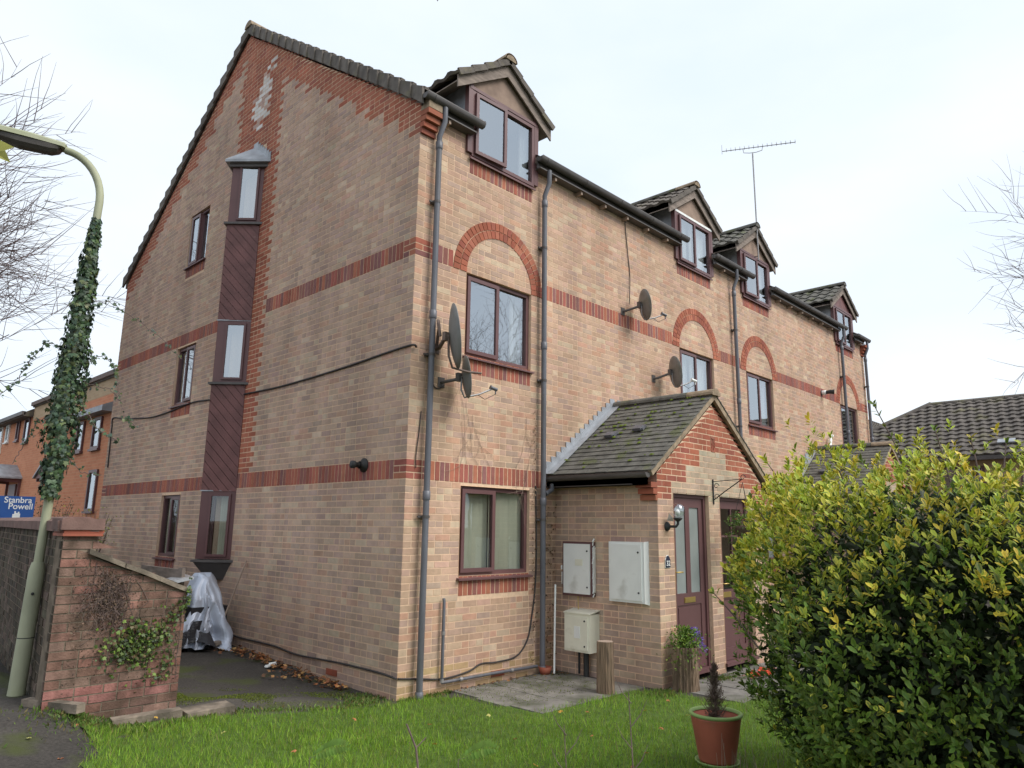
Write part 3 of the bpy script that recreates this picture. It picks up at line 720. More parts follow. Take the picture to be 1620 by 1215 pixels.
# ---- dormers
def dormer(c, first):
    d = bpy.data.objects.new('dormer', None); COL.objects.link(d); d.parent = bld
    P0 = 8.03; E = .93; q = .68; a_ = math.atan(q); c2, s2 = math.cos(a_), math.sin(a_)
    # gable board over the window
    mb = MB(); mb.prism([(c - .66, -.02, 7.37), (c + .66, -.02, 7.37), (c + .66, -.02, 7.44), (c, -.02, 7.92), (c - .66, -.02, 7.44)], (0, .03, 0)); mb.build('gable_board', BOARDB if first != 3 else CLAD, d)
    # cheeks and corner posts
    for s_ in (-1, 1):
        mb = MB(); x = c + s_ * .61
        mb.prism([(x, .02, 6.5), (x, .02, 7.45), (x, .95, 7.45)], (s_ * .04, 0, 0)); mb.build('cheek', LEAD, d)
        mb = MB(); mb.box((c + s_ * .60, -.045, 6.42), (c + s_ * .68, .03, 7.46)); mb.build('corner_post', UPVC, d)
        # barge board
        mb = MB(); xe = c + s_ * (E - .02)
        mb.prism([(c, -.085, P0 - .02), (xe, -.085, P0 - .02 - q * (E - .02)), (xe - s_ * .0, -.085, P0 - .20 - q * (E - .02)), (c, -.085, P0 - .23)], (0, .022, 0)); mb.build('barge_board', WOODG, d)
        mb = MB(); mb.prism([(c + s_ * .62, -.06, P0 - .17 - q * .6), (xe, -.06, P0 - .10 - q * (E - .02)), (xe, .9, P0 - .10 - q * (E - .02)), (c + s_ * .62, .9, P0 - .17 - q * .6)], (0, 0, -.015)); mb.build('soffit', WOODG, d)
        # tiles, each a piece
        S = Vector((-s_ * c2, 0, s2)); N = Vector((s_ * s2, 0, c2)); eave = Vector((c + s_ * E, 0, P0 - q * E))
        sl = E / c2; g = sl / 4
        for r in range(4):
            for k in range(7):
                if k * .26 - .1 > .95 + r * .32: continue
                mb = MB(); o = eave + S * (g * r) + Vector((0, -.11 + k * .26, 0)) + N * (.0)
                ww = .262; prof = [(0, .0), (.07, .003), (.12, .03), (.18, .035), (.23, .012), (ww, .004)]
                lowv = [o + Vector((0, a, 0)) + N * (b + .03) for a, b in prof]; hi = [o + Vector((0, a, 0)) + S * (g + .02) + N * (b + .002) for a, b in prof]
                lo2 = [o + Vector((0, a, 0)) + N * (b * .5 - .005) for a, b in prof]; n = len(prof)
                hi2 = [v - N * .02 for v in hi]
                fs = [(i, i + 1, n + i + 1, n + i) for i in range(n - 1)] + [(2 * n + i, 2 * n + i + 1, i + 1, i) for i in range(n - 1)]
                fs += [(0, n, 3 * n, 2 * n), (n - 1, 3 * n - 1, 4 * n - 1, 2 * n - 1)] + [(2 * n + i, 3 * n + i, 3 * n + i + 1, 2 * n + i + 1) for i in range(n - 1)]
                mb.add(lowv + hi + lo2 + hi2, fs)
                mb.build('tile', TILEG if first in (2, 3) else TILE, d)
            # verge skirt at the front
            mb = MB(); o = eave + S * (g * r) + Vector((0, -.135, 0))
            mb.prism([o + N * .045, o + S * (g + .004) + N * .02, o + S * (g + .004) - N * .055, o - N * .045], (0, .028, 0)); mb.build('verge_tile', TILE, d)
    for k in range(5):
        mb = MB(); prof = [(math.cos(t) * .12, math.sin(t) * .10) for t in [math.pi * i / 8 for i in range(9)]]; y = -.15 + k * .42
        mb.prism([(c + a, y, P0 - .005 + b) for a, b in prof] + [(c + a * .8, y, P0 - .01 + b * .8) for a, b in prof[::-1]], (0, .41, 0))
        if k == 0: mb.prism([(c + a * .96, y + .0, P0 - .01 + b * .96) for a, b in prof], (0, .03, 0))
        mb.build('ridge_tile', TILEG if k or first > 1 else VERGE, d)
    # step of soffit above window
    mb = MB(); mb.box((c - .66, -.05, 7.33), (c + .66, .0, 7.375)); mb.build('head_trim', UPVC if first != 1 else WHITE, d)
    return d
for i, c in enumerate(DX):
    dormer(c, i)
    window(bld, FR, c - .6, 6.385, 1.2, .94, left_open=(rad(2.5), 0, rad(2.5), 0)[i], curtain=(.25, .9, .5, .5)[i], rec=-.03, gl=GLASSU, name='window')
# flue terminal and camera fixed on the walls are things of their own, further down

# ------------------------------------------------------------------ porches
def porch(ox, label, individual):
    pr = thing('porch', label, 'porch', (ox, 0, 0))
    X0, X1, Y0 = 2.55, 5.35, -1.60; XC = 3.95
    SW = Frame((X0, 0, 0), (0, -1, 0), (-1, 0, 0)); FW = Frame((X0, Y0, 0), (1, 0, 0), (0, -1, 0)); EW = Frame((X1, Y0, 0), (0, 1, 0), (1, 0, 0))
    ptop = lambda u: 2.24 + .725 * min(u, 2.8 - u) + .10
    D = [(.35, -.06, .87, 2.18), (1.52, -.06, .87, 2.18)]
    mb = MB(); wall_face(mb, SW, [(0, -.5), (1.6, -.5), (1.6, 2.32), (0, 2.32)], []); sw = mb.build('side_wall', MORTAR, pr)
    mb = MB(); wall_face(mb, EW, [(0, -.5), (1.6, -.5), (1.6, 2.32), (0, 2.32)], []); ew = mb.build('side_wall', MORTAR, pr)
    out_ = [(0, -.5), (.35, -.5), (.35, 2.12), (1.22, 2.12), (1.22, -.5), (1.52, -.5), (1.52, 2.12), (2.39, 2.12), (2.39, -.5), (2.8, -.5), (2.8, 2.34), (1.4, 3.35), (0, 2.34)]
    mb = MB(); wall_face(mb, FW, out_, [])
    for (u, z, w_, h) in D:
        for a, b in (((u, z), (u, z + h)), ((u, z + h), (u + w_, z + h)), ((u + w_, z + h), (u + w_, z))):
            mb.add([FW.P(*a, .006), FW.P(*b, .006), FW.P(*b, -.12), FW.P(*a, -.12)], [(0, 1, 2, 3)])
    fw2 = mb.build('front_wall', MORTAR, pr)
    BUF2 = [(.50, .41, .29), (.47, .37, .27), (.51, .43, .32), (.49, .37, .27), (.46, .35, .26)]
    def cut(a, b): return [(u, u + w_) for (u, z, w_, h) in D if b <= z + h + .04 and a < z + h] + ([(1.34, 1.46)] if 2.69 < (a + b) / 2 < 2.92 else []) + [(q_ - .001, q_ + .001) for lo_, hi_, qs_ in ((2.01, 2.235, (.32, 2.45)), (2.235, 2.46, (.68, 2.1)), (2.46, 2.685, (1.03, 1.74))) if lo_ < (a + b) / 2 < hi_ for q_ in qs_]
    def tone(u, z):
        if z < 2.01: return pick(BUFF, BUFFW)
        c = abs(u - 1.39)
        if z < 2.235: return pick(BUF2) if .32 < u < 2.45 else pick(RED)
        if z < 2.46: return pick(BUF2) if .68 < u < 2.1 else pick(RED)
        if z < 2.685: return pick(BUF2) if 1.03 < u < 1.74 else pick(RED)
        return pick(RED)
    fbk = courses(0, 2.8, -.15, 3.4, cut, tone, top=lambda u: ptop(u) + 0.0, splitp=.02)
    sbk = courses(0, 1.6, -.15, 2.3, lambda a, b: [], lambda u, z: pick(BUFFG, BUFFW))
    ebk = courses(0, 1.6, -.15, 2.3, lambda a, b: [], lambda u, z: pick(BUFFG, BUFFW))
    base = CAM.copy(); 
    emit([(sw, SW, sbk), (fw2, FW, fbk), (ew, EW, ebk)], 296 if individual else 0, BRICK)
    # moulded plaque brick with a T between two curls
    mb = MB(); P = FW.P
    mb.obox(P(1.345, 2.70, -.01), FW.u * .11, FW.z * .215, FW.n * .018); pl = mb.build('plaque_brick', TERRA, fw2)
    mb = MB(); mb.obox(P(1.355, 2.875, .008), FW.u * .09, FW.z * .014, FW.n * .008); mb.obox(P(1.393, 2.73, .008), FW.u * .013, FW.z * .145, FW.n * .008)
    for s_ in (-1, 1):
        pts = [P(1.4 + s_ * (.018 + .026 * abs(math.sin(t))) if False else 1.4 + s_ * (.030 + .012 * math.cos(t * 1.0) * (1 if t < math.pi else -1)), 2.76 + .085 * (t / (2 * math.pi)), .01) for t in [2 * math.pi * i / 10 for i in range(11)]]
        mb.tube(pts, .0045, 5)
    mb.build('emblem', TERRA, fw2)
    # corbels
    for xx, s_ in ((X0, -1), (X1, 1)):
        for k in range(3):
            mb = MB(); mb.box((xx, Y0 - .006, 2.005 + .075 * k), (xx + s_ * (.045 + .045 * k), Y0 + .215, 2.005 + .075 * k + .066), pick(RED)); mb.build('corbel_brick', BRICK, pr)
    # roof
    rf = bpy.data.objects.new('roof', None); COL.objects.link(rf); rf.parent = pr
    q = .725; a_ = math.atan(q); c2, s2 = math.cos(a_), math.sin(a_); E = 1.60; AP = 3.50
    rest = MB()
    for s_ in (-1, 1):
        S = Vector((-s_ * c2, 0, s2)); N = Vector((s_ * s2, 0, c2)); e0 = Vector((XC + s_ * E, 0, AP - q * E)); sl = E / c2; n = 18; g = sl / n
        for r in range(n):
            off = -.0825 if r % 2 else 0
            y = -1.665 
            while y < -.04:
                y1 = min(y + .165, -.02)
                if r % 2 and y < -1.66: y1 = y + .0825
                mb = MB() if (s_ < 0 and individual) else rest
                o = e0 + S * (g * r) + Vector((0, y + .0015, 0)); t = R.uniform(-.003, .003)
                mb.obox(o + N * (.012 + t), (0, y1 - y - .003, 0), S * (g + .03) - N * .012, N * .013)
                if mb is not rest: mb.build('tile', TILEG, rf)
                y = y1
        mb = MB(); mb.prism([e0 + Vector((0, -1.655, 0)) + N * .008, Vector((XC, -1.655, AP + .008)), Vector((XC, -1.655, AP - .085)), e0 + Vector((0, -1.655, 0)) - N * .06], (0, .05, 0)); mb.build('verge', VERGE, rf)
        mb = MB(); mb.prism([e0 - N * .005, Vector((XC, 0, AP - .01)), Vector((XC, 0, AP - .06)), e0 - N * .05], (0, -1.62, 0)); mb.build('roof_deck', WOODG, rf)
        # gutter and fascia
        mb = MB(); xg = e0.x + s_ * .03; r = .055
        prof = [(xg + r * math.cos(math.pi + math.pi * i / 10), e0.z - .02 + r * math.sin(math.pi + math.pi * i / 10)) for i in range(11)]
        mb.prism([(a, -1.63, b) for a, b in prof], (0, 1.60, 0)); mb.build('gutter', BLACKP, rf)
        mb = MB(); mb.box((e0.x + s_ * -.01, -1.60, e0.z - .16), (e0.x - s_ * .01, -.01, e0.z - .005)); mb.build('fascia', BLACKP, rf)
        mb = MB(); mb.box((e0.x, -1.38, e0.z - .15), (X0 if s_ < 0 else X1, -.01, e0.z - .14)); mb.build('soffit', BLACKP, rf)
        # stepped lead flashing against the wall
        nst = 15
        for i in range(nst):
            zz = AP - q * E + .03 + i * .0755; xx = XC + s_ * (E - (zz - (AP - q * E) - .03) / q)
            x2 = xx - s_ * .104
            mb = MB(); mb.prism([(xx, -.010, zz - .03), (x2, -.010, zz + .0455), (x2, -.010, zz + .17), (xx + s_ * .012, -.010, zz + .17), (xx + s_ * .004, -.010, zz + .06)], (0, -.004, 0)); mb.build('flashing_step', LEAD, rf)
        mb = MB(); mb.obox(e0 + Vector((0, -.012, 0)) + N * .034, (0, -.13, 0), S * sl, N * .006); mb.obox(e0 + Vector((0, -.012, 0)) + N * .034, S * sl, (0, -.012, 0), N * .06); mb.build('flashing', LEAD, rf)
        if s_ < 0:
            for sy, su in ((-.62, .9), (-1.02, 1.02)):
                mb = MB(); o = e0 + S * su + Vector((0, sy, 0)) + N * .03
                mb.obox(o, (0, .17, 0), S * .11 - N * .0, N * .035); mb.obox(o + Vector((0, .02, 0)) - S * .02 + N * .008, (0, .13, 0), S * .09, N * .042); mb.build('roof_vent', GREYP, rf)
    if rest.v: rest.build('roof_tiles', TILEG, rf, kind='stuff')
    for i in range(4):
        mb = MB(); prof = [(math.cos(t) * .11, math.sin(t) * .085) for t in [math.pi * k / 8 for k in range(9)]]
        y = -1.69 + i * .42
        mb.prism([(XC + a, y, AP - .02 + b) for a, b in prof] + [(XC + a * .85, y, AP - .03 + b * .85) for a, b in prof[::-1]], (0, .412, 0))
        if i == 0: mb.prism([(XC + a * .97, y - .002, AP - .03 + b) for a, b in prof], (0, .02, 0))
        mb.build('ridge_tile', TILEG if i else VERGE, rf)
    if individual:
        mb = MB()
        for i in range(190):
            su = R.uniform(.08, 1.9) ** 1; sy = R.uniform(-1.6, -.12)
            if R.random() > .25 + .6 * (su / 1.9): continue
            su = round(su / (sl / 18)) * (sl / 18) + .012
            S = Vector((c2, 0, s2)); N = Vector((-s2, 0, c2)); o = Vector((XC - E, sy, AP - q * E)) + S * su + N * .036; r = R.uniform(.010, .034)
            k = 6; vs = [o + Vector((0, math.cos(2 * math.pi * j / k) * r * R.uniform(.7, 1.6), 0)) + S * math.sin(2 * math.pi * j / k) * r * R.uniform(.6, 1.1) for j in range(k)] + [o + N * r * .55]
            mb.add(vs, [(j, (j + 1) % k, k) for j in range(k)], None, True); mb.add([v + N * 0 for v in vs[:k]], [tuple(range(k))[::-1]])
        mb.build('moss_clumps', MOSS, rf, kind='stuff')
    # doors
    for i, (u, z, w_, h) in enumerate(D):
        P = FW.P
        def bx(mb, a0, a1, b0, b1, d0, d1): mb.obox(P(a0, b0, d0), FW.u * (a1 - a0), FW.z * (b1 - b0), FW.n * (d1 - d0))
        fr_ = MB(); t = .055
        bx(fr_, u, u + t, z + .04, z + h, -.11, -.045); bx(fr_, u + w_ - t, u + w_, z + .04, z + h, -.11, -.045); bx(fr_, u + t, u + w_ - t, z + h - t, z + h, -.11, -.045)
        fo = fr_.build('door_frame', UPVC, pr)
        th = MB(); bx(th, u - .02, u + w_ + .02, z + .0, z + .04, -.11, .035); th.build('threshold', UPVC, pr)
        a, b = u + t, u + w_ - t; c0, c1 = z + .045, z + h - t; e0_, e1_ = -.10, -.068; m = .095
        d = MB()
        if i == 0:
            zg = z + .95; zt = c1 - .12; mid = (a + b) / 2
            bx(d, a, a + m, c0, c1, e0_, e1_); bx(d, b - m, b, c0, c1, e0_, e1_); bx(d, a + m, b - m, c0, c0 + .18, e0_, e1_); bx(d, a + m, b - m, zg - .14, zg, e0_, e1_)
            bx(d, a + m, b - m, zt, c1, e0_, e1_); bx(d, mid - .05, mid + .05, zg, zt, e0_, e1_)
            bx(d, a + m, b - m, c0 + .18, zg - .14, e0_, e1_ - .012); bx(d, a + m + .03, b - m - .03, c0 + .21, zg - .17, e1_ - .012, e1_ - .004)
            dr = d.build('door', UPVC, pr)
            for g0, g1 in ((a + m, mid - .05), (mid + .05, b - m)):
                q_ = MB(); bx(q_, g0, g1, zg, zt, e0_ + .01, e0_ + .018); q_.build('pane', FROST, dr)
            q_ = MB(); bx(q_, mid - .13, mid + .13, zg - .115, zg - .05, e1_, e1_ + .008); bx(q_, mid - .12, mid + .12, zg - .105, zg - .06, e1_ + .008, e1_ + .012); q_.build('letterbox', BRASS, dr)
            q_ = MB(); bx(q_, a + .025, a + .06, zg + .12, zg + .33, e1_, e1_ + .008); q_.tube([P(a + .042, zg + .26, e1_), P(a + .042, zg + .26, e1_ + .045), P(a + .16, zg + .26, e1_ + .05)], .009, 8); q_.build('handle', BRASS, dr)
        else:
            rows = [c0 + .16, c0 + .78, c0 + .90, c0 + 1.25, c0 + 1.60, c1 - .11]
            bx(d, a, a + m, c0, c1, e0_, e1_); bx(d, b - m, b, c0, c1, e0_, e1_); bx(d, a + m, b - m, c0, rows[0], e0_, e1_); bx(d, a + m, b - m, rows[1], rows[2], e0_, e1_); bx(d, a + m, b - m, rows[5], c1, e0_, e1_)
            bx(d, a + m, b - m, rows[0], rows[1], e0_, e1_ - .015)
            for zz in rows[3:5]: bx(d, a + m, b - m, zz - .012, zz + .012, e0_, e1_)
            mid = (a + b) / 2; bx(d, mid - .012, mid + .012, rows[2], rows[5], e0_, e1_ + .001)
            dr = d.build('door', UPVC, pr)
            for k in range(2):
                for l in range(3):
                    g0, g1 = ((a + m, mid - .012), (mid + .012, b - m))[k]; zz0 = (rows[2], rows[3] + .012, rows[4] + .012)[l]; zz1 = (rows[3] - .012, rows[4] - .012, rows[5])[l]
                    q_ = MB(); bx(q_, g0, g1, zz0, zz1, e0_ + .01, e0_ + .018); q_.build('pane', GLASS, dr)
            q_ = MB(); bx(q_, a + .02, a + .28, rows[1] + .02, rows[1] + .09, e1_, e1_ + .01); q_.build('letterbox', BRASS, dr)
            q_ = MB(); q_.tube([P(a + .042, rows[1] + .2, e1_), P(a + .042, rows[1] + .2, e1_ + .045), P(a + .16, rows[1] + .2, e1_ + .05)], .009, 8); q_.build('handle', BRASS, dr)
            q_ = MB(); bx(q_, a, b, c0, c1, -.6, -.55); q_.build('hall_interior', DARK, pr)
    mb = MB(); mb.tube([(2.36, -.10, 2.24), (2.36, -.10, 2.16), (2.23, -.10, 2.10)], .032, 10); mb.build('gutter_outlet', GREYP, pr)
    return pr
porch(0, 'brick porch with mossy tiled roof and two brown doors, nearer of the two porches', True)
porch(7.56, 'farther brick porch with lead flashing, mostly behind the hedge', False)

# ------------------------------------------------------------------ things on and by the porch
def meter(name, label, y0, y1, z0, z1, dep, mat, frame=None, damaged=False, loc_x=2.55):
    c = ((y0 + y1) / 2, (z0 + z1) / 2); t = thing(name, label, 'meter box', (loc_x, c[0], c[1])); w_ = abs(y1 - y0); h = z1 - z0
    b = MB(); b.box((-dep, -w_ / 2, -h / 2), (0, w_ / 2, h / 2)) if not frame else b.box((-dep, -w_ / 2, -h / 2), (0, w_ / 2, h / 2)); b.build('box_body', frame or mat, t)
    d = MB(); e = .028; d.box((-dep - .014, -w_ / 2 + e, -h / 2 + e), (-dep - .001, w_ / 2 - e, h / 2 - e)); do = d.build('door', mat, t)
    for zz in (-h * .33, h * .33):
        k = MB(); k.lathe([(.001, -.004), (.011, -.004), (.011, .006), (.001, .006)], (-dep - .016, -w_ / 2 + .07, zz), 10, axis=(-1, 0, 0)); k.build('lock', IRON, do)
    return t, dep, w_, h
t, dep, w_, h = meter('meter_box', 'white meter box with broken brown surround, beside the downpipe', -.18, -.665, .82, 1.495, .07, WHITE, frame=UPVC)
mb = MB(); mb.box((-dep - .018, -.10, .04), (-dep - .013, .02, .12)); mb.build('label_plate', CREAM, t)
mb = MB()
for i in range(16):
    z = -h / 2 + h * i / 15; y = -w_ / 2 - .004
    mb.tube([(-dep * .9, y, z), (-dep * .9 + R.uniform(0, .03), y - R.uniform(.0, .012), z + .04)], R.uniform(.006, .014), 5)
mb.box((-.062, -w_ / 2 - .012, -h * .42), (-.012, -w_ / 2 - .0, h * .40)); mb.build('broken_trim', WHITE, t)
mb = MB(); mb.box((-.085, w_ / 2 - .0, -.02), (-.04, w_ / 2 + .015, .03)); mb.box((-.08, w_ / 2, -.2), (-.05, w_ / 2 + .008, -.05)); mb.build('filler', WHITE, t)
t, dep, w_, h = meter('meter_box', 'plain white electricity meter box nearest the porch corner', -.925, -1.435, .80, 1.51, .07, WHITE)
mb = MB(); mb.prism([(-dep, -w_ / 2, -h / 2), (-dep, -w_ / 2, h / 2), (0, -w_ / 2 - .03, h / 2 + .01), (0, -w_ / 2 - .03, -h / 2 - .02)], (0, .004, 0)); mb.build('side_flange', WHITE, t)
t, dep, w_, h = meter('meter_box', 'cream gas meter box on a short post, low on the porch side', -.32, -.72, .17, .62, .20, CREAM)
mb = MB(); mb.box((-dep - .02, -.06, -.06), (-dep - .014, .03, .08)); mb.build('label_plate', WHITE, t)
mb = MB(); mb.tube([(-.08, -.05, -.22), (-.08, -.05, -.52)], .035, 10); mb.tube([(-.08, .06, -.22), (-.08, .06, -.5)], .015, 8); mb.build('supply_pipe', IRON, t)
mb = MB(); mb.prism([(-dep - .012, -w_ / 2 - .01, h / 2), (-dep - .012, w_ / 2 + .01, h / 2), (0, w_ / 2 + .01, h / 2 + .035), (0, -w_ / 2 - .01, h / 2 + .035)], (0, 0, .012)); mb.build('lid', CREAM, t)
mb = MB(); mb.tube([(2.50, -.42, .82), (2.49, -.43, .75), (2.47, -.45, .66)], .006, 6); tag(mb.build('cable', BRASS), 'thin yellow wire from the broken meter box down to the gas box', 'cable')

mb = MB(); mb.tube([(2.36, -.16, .95), (2.27, -.22, -.11)], .013, 8); tag(mb.build('pipe', WHITE), 'slim white plastic pipe leaning in the corner by the porch', 'pipe')
# terracotta saucer at the downpipe foot
mb = MB(); mb.lathe([(.001, 0), (.06, 0), (.085, .09), (.075, .09), (.055, .02), (.001, .02)], (2.2, -.13, -.125), 16); tag(mb.build('gully_pot', TERRA), 'small terracotta pot around the foot of the second downpipe', 'pot')

def log(name, label, cat, x, y, h, r, lean=0, hollow=False):
    t = thing(name, label, cat, (x, y, gz(x, y))); mb = MB(); n = 64; k = 14; vs = []
    ph = [R.uniform(-1, 1) * (1 if R.random() < .8 else 1.8) for _ in range(n)]
    for i in range(k + 1):
        z = h * i / k
        for j in range(n):
            a = 2 * math.pi * j / n; rr = r * (1 + .045 * math.sin(3 * a + 1) + .07 * ph[j] + .02 * math.sin(i * 1.3 + j * 2.1)) * (1.05 - .08 * z / h)
            vs.append((rr * math.cos(a) + lean * z, rr * math.sin(a), z))
    mb.add(vs, [(i * n + j, i * n + (j + 1) % n, (i + 1) * n + (j + 1) % n, (i + 1) * n + j) for i in range(k) for j in range(n)])
    mb.build('bark', BARK, t)
    e = MB(); e.add([(v[0] * .97, v[1] * .97, v[2] - (.0 if not hollow else .04)) for v in vs[-n:]] + [(lean * h, 0, h - .005)], [(j, (j + 1) % n, n) for j in range(n)]); e.build('cut_top' if not hollow else 'soil', WOODP if not hollow else DEAD, t)
    return t
log('log_post', 'upright split log standing on the paving before the meter boxes', 'log', 1.93, -1.27, .555, .092)
log('log_planter', 'hollow upright log planter holding purple flowers by the door', 'planter', 2.74, -1.80, .48, .14, hollow=True)

# ------------------------------------------------------------------ leaves helper
def scatter(name, tmpl, faces, pos, axis, nrm, size, cols, mat, parent=None, kind='stuff', vcols=None, width=1.0, smooth=False):
    """pos,axis,nrm: (N,3) arrays; tmpl: (k,3) in (side, along, up); cols (N,3) or per-vertex via vcols(N,k,3)"""
    pos = np.asarray(pos, float); N = len(pos); axis = np.asarray(axis, float); nrm = np.asarray(nrm, float)
    axis /= np.linalg.norm(axis, axis=1)[:, None] + 1e-9
    side = np.cross(axis, nrm); side /= np.linalg.norm(side, axis=1)[:, None] + 1e-9; up = np.cross(side, axis)
    T = np.asarray(tmpl, float); k = len(T); size = np.asarray(size, float).reshape(-1, 1, 1)
    V = pos[:, None, :] + size * (T[None, :, 0:1] * width * side[:, None, :] + T[None, :, 1:2] * axis[:, None, :] + T[None, :, 2:3] * up[:, None, :])
    me = bpy.data.meshes.new(name); F = len(faces); ln = np.array([len(f) for f in faces]); fl = np.concatenate([np.array(f) for f in faces])
    me.vertices.add(N * k); me.vertices.foreach_set('co', V.reshape(-1).astype(np.float32))
    nl = len(fl); me.loops.add(N * nl); me.loops.foreach_set('vertex_index', (fl[None, :] + (np.arange(N) * k)[:, None]).reshape(-1).astype(np.int32))
    st_ = np.concatenate([[0], np.cumsum(ln)[:-1]]); me.polygons.add(N * F)
    me.polygons.foreach_set('loop_start', (st_[None, :] + (np.arange(N) * nl)[:, None]).reshape(-1).astype(np.int32))
    me.polygons.foreach_set('loop_total', np.tile(ln, N).astype(np.int32))
    if smooth: me.polygons.foreach_set('use_smooth', np.ones(N * F, bool))
    a = me.attributes.new('tone', 'FLOAT_COLOR', 'POINT')
    c4 = np.ones((N, k, 4), np.float32); c4[:, :, :3] = vcols if vcols is not None else np.asarray(cols)[:, None, :]
    a.data.foreach_set('color', c4.ravel()); me.materials.append(mat); me.update(calc_edges=True)
    return link(name, me, parent, None, kind)
LT = [(0, 0, 0), (.0, .34, .015), (0, .68, .02), (0, 1, -.03), (-.20, .30, .055), (.20, .30, .055), (-.235, .66, .06), (.235, .66, .06)]
LF = [(0, 1, 4), (0, 5, 1), (4, 1, 2, 6), (1, 5, 7, 2), (6, 2, 3), (2, 7, 3)]
SIMPLE = [(0, 0, 0), (-.25, .45, .05), (.25, .45, .05), (0, 1, 0)]
SF = [(0, 2, 3, 1)]
def rnd(n, a, b): return NR.uniform(a, b, n)
def unit(n):
    v = NR.normal(size=(n, 3)); return v / np.linalg.norm(v, axis=1)[:, None]

# flowers in the log planter: green trailing stems and purple bells
t = thing('flowering_plant', 'trailing green plant with purple flowers growing in the log planter', 'plant', (0, 0, 0))
pos, ax, nr, sz, co = [], [], [], [], []
c0 = np.array([2.74, -1.80, .34])
for i in range(1500):
    a = R.uniform(0, 2 * math.pi); rr = abs(R.gauss(0, .12)); z = .10 * (1 - (rr / .3) ** 2) + R.uniform(-.09, .12)
    if math.cos(a - 3.6) > .2: z -= R.uniform(0, .22)
    if z > -.02 or rr > .13:
        pos.append(c0 + np.array([rr * math.cos(a), rr * math.sin(a), z])); ax.append(unit(1)[0] + np.array([0, 0, .2])); nr.append(unit(1)[0]); sz.append(R.uniform(.02, .05)); co.append(jit(R.choice([(.13, .22, .03), (.20, .30, .04), (.08, .15, .03)]), .2))
scatter('foliage', SIMPLE, SF, pos, ax, nr, sz, co, LEAFM, t, 'stuff')
pos, ax, nr, sz, co = [], [], [], [], []
for i in range(900):
    s_ = R.uniform(0, 1); a = R.uniform(-.9, .7); rr = .05 + .17 * s_
    z = .16 - .34 * max(0, s_ - .35) ** 1.2 + R.uniform(-.06, .04)
    pos.append(c0 + np.array([.10 + rr * math.cos(a) * .8, rr * math.sin(a) * .8 - .02, z])); ax.append(unit(1)[0]); nr.append(unit(1)[0]); sz.append(R.uniform(.014, .026)); co.append(jit(R.choice([(.22, .13, .50), (.32, .22, .62), (.16, .09, .38)]), .15))
scatter('flowers', SIMPLE, SF, pos, ax, nr, sz, co, LEAFM, t, 'stuff')

# wall lamp
t = thing('wall_lamp', 'globe wall lamp on a black arm beside the brown front door', 'lamp', (2.74, -1.6, 1.70))
mb = MB(); mb.lathe([(.001, .03), (.035, .025), (.055, .0)], (0, -.0, 0), 16, axis=(0, -1, 0)); mb.lathe([(.055, 0), (.058, .012), (.03, .04), (.001, .045)], (0, 0, 0), 16, axis=(0, -1, 0)); mb.build('wall_rose', IRON, t)
mb = MB(); mb.tube([(0, -.03, 0), (.02, -.12, 0), (.03, -.14, .03), (.03, -.14, .08)], .016, 8); mb.lathe([(.02, .0), (.045, .02), (.06, .04), (.05, .045)], (.03, -.14, .06), 16); mb.build('arm', IRON, t)
mb = MB(); mb.lathe([(.02, -.085), (.06, -.065), (.085, -.03), (.09, 0), (.08, .045), (.05, .078), (.001, .09)], (.03, -.14, .185), 20); mb.build('globe', glass('globe_glass', .22, (.92, .93, .94)), t)
mb = MB(); mb.lathe([(.001, -.03), (.025, -.02), (.03, .01), (.015, .04), (.001, .045)], (.03, -.14, .16), 12); mb.build('bulb', WHITE, t)
mb = MB(); mb.prism([(-.0, -.01, .07), (-.07, -.09, .15), (-.05, -.12, .10), (.0, -.10, .06)], (0, .003, .003)); mb.build('broken_shard', PORC, t)
# house number
t = thing('house_number', 'small arched black house number plaque reading 32 below the lamp', 'sign', (2.725, -1.612, 1.28))
pts = [(-.05, 0, -.06), (.05, 0, -.06), (.05, 0, .03), (.035, 0, .045), (.03, 0, .065), (0, 0, .078), (-.03, 0, .065), (-.035, 0, .045), (-.05, 0, .03)]
mb = MB(); mb.prism([(x * 1.1, 0, z * 1.08) for x, _, z in pts], (0, .006, 0)); mb.build('rim', WHITE, t)
mb = MB(); mb.prism([(x, -.006, z) for x, _, z in pts], (0, .005, 0)); mb.build('plate', NAVY, t)
def text(s_, size, parent, loc, rot, mat, name='lettering', ext=.001):
    cu = bpy.data.curves.new(name, 'FONT'); cu.body = s_; cu.size = size; cu.extrude = ext; cu.align_x = 'CENTER'; cu.align_y = 'CENTER'; cu.offset = size * .012; cu.materials.append(mat)
    tmp = bpy.data.objects.new('tmp', cu); me = bpy.data.meshes.new_from_object(tmp); bpy.data.objects.remove(tmp); me.name = name
    if not me.materials: me.materials.append(mat)
    return link(name, me, parent, loc, None, rot)
text('32', .085, t, (0, -.008, -.015), (rad(90), 0, 0), LETTER)
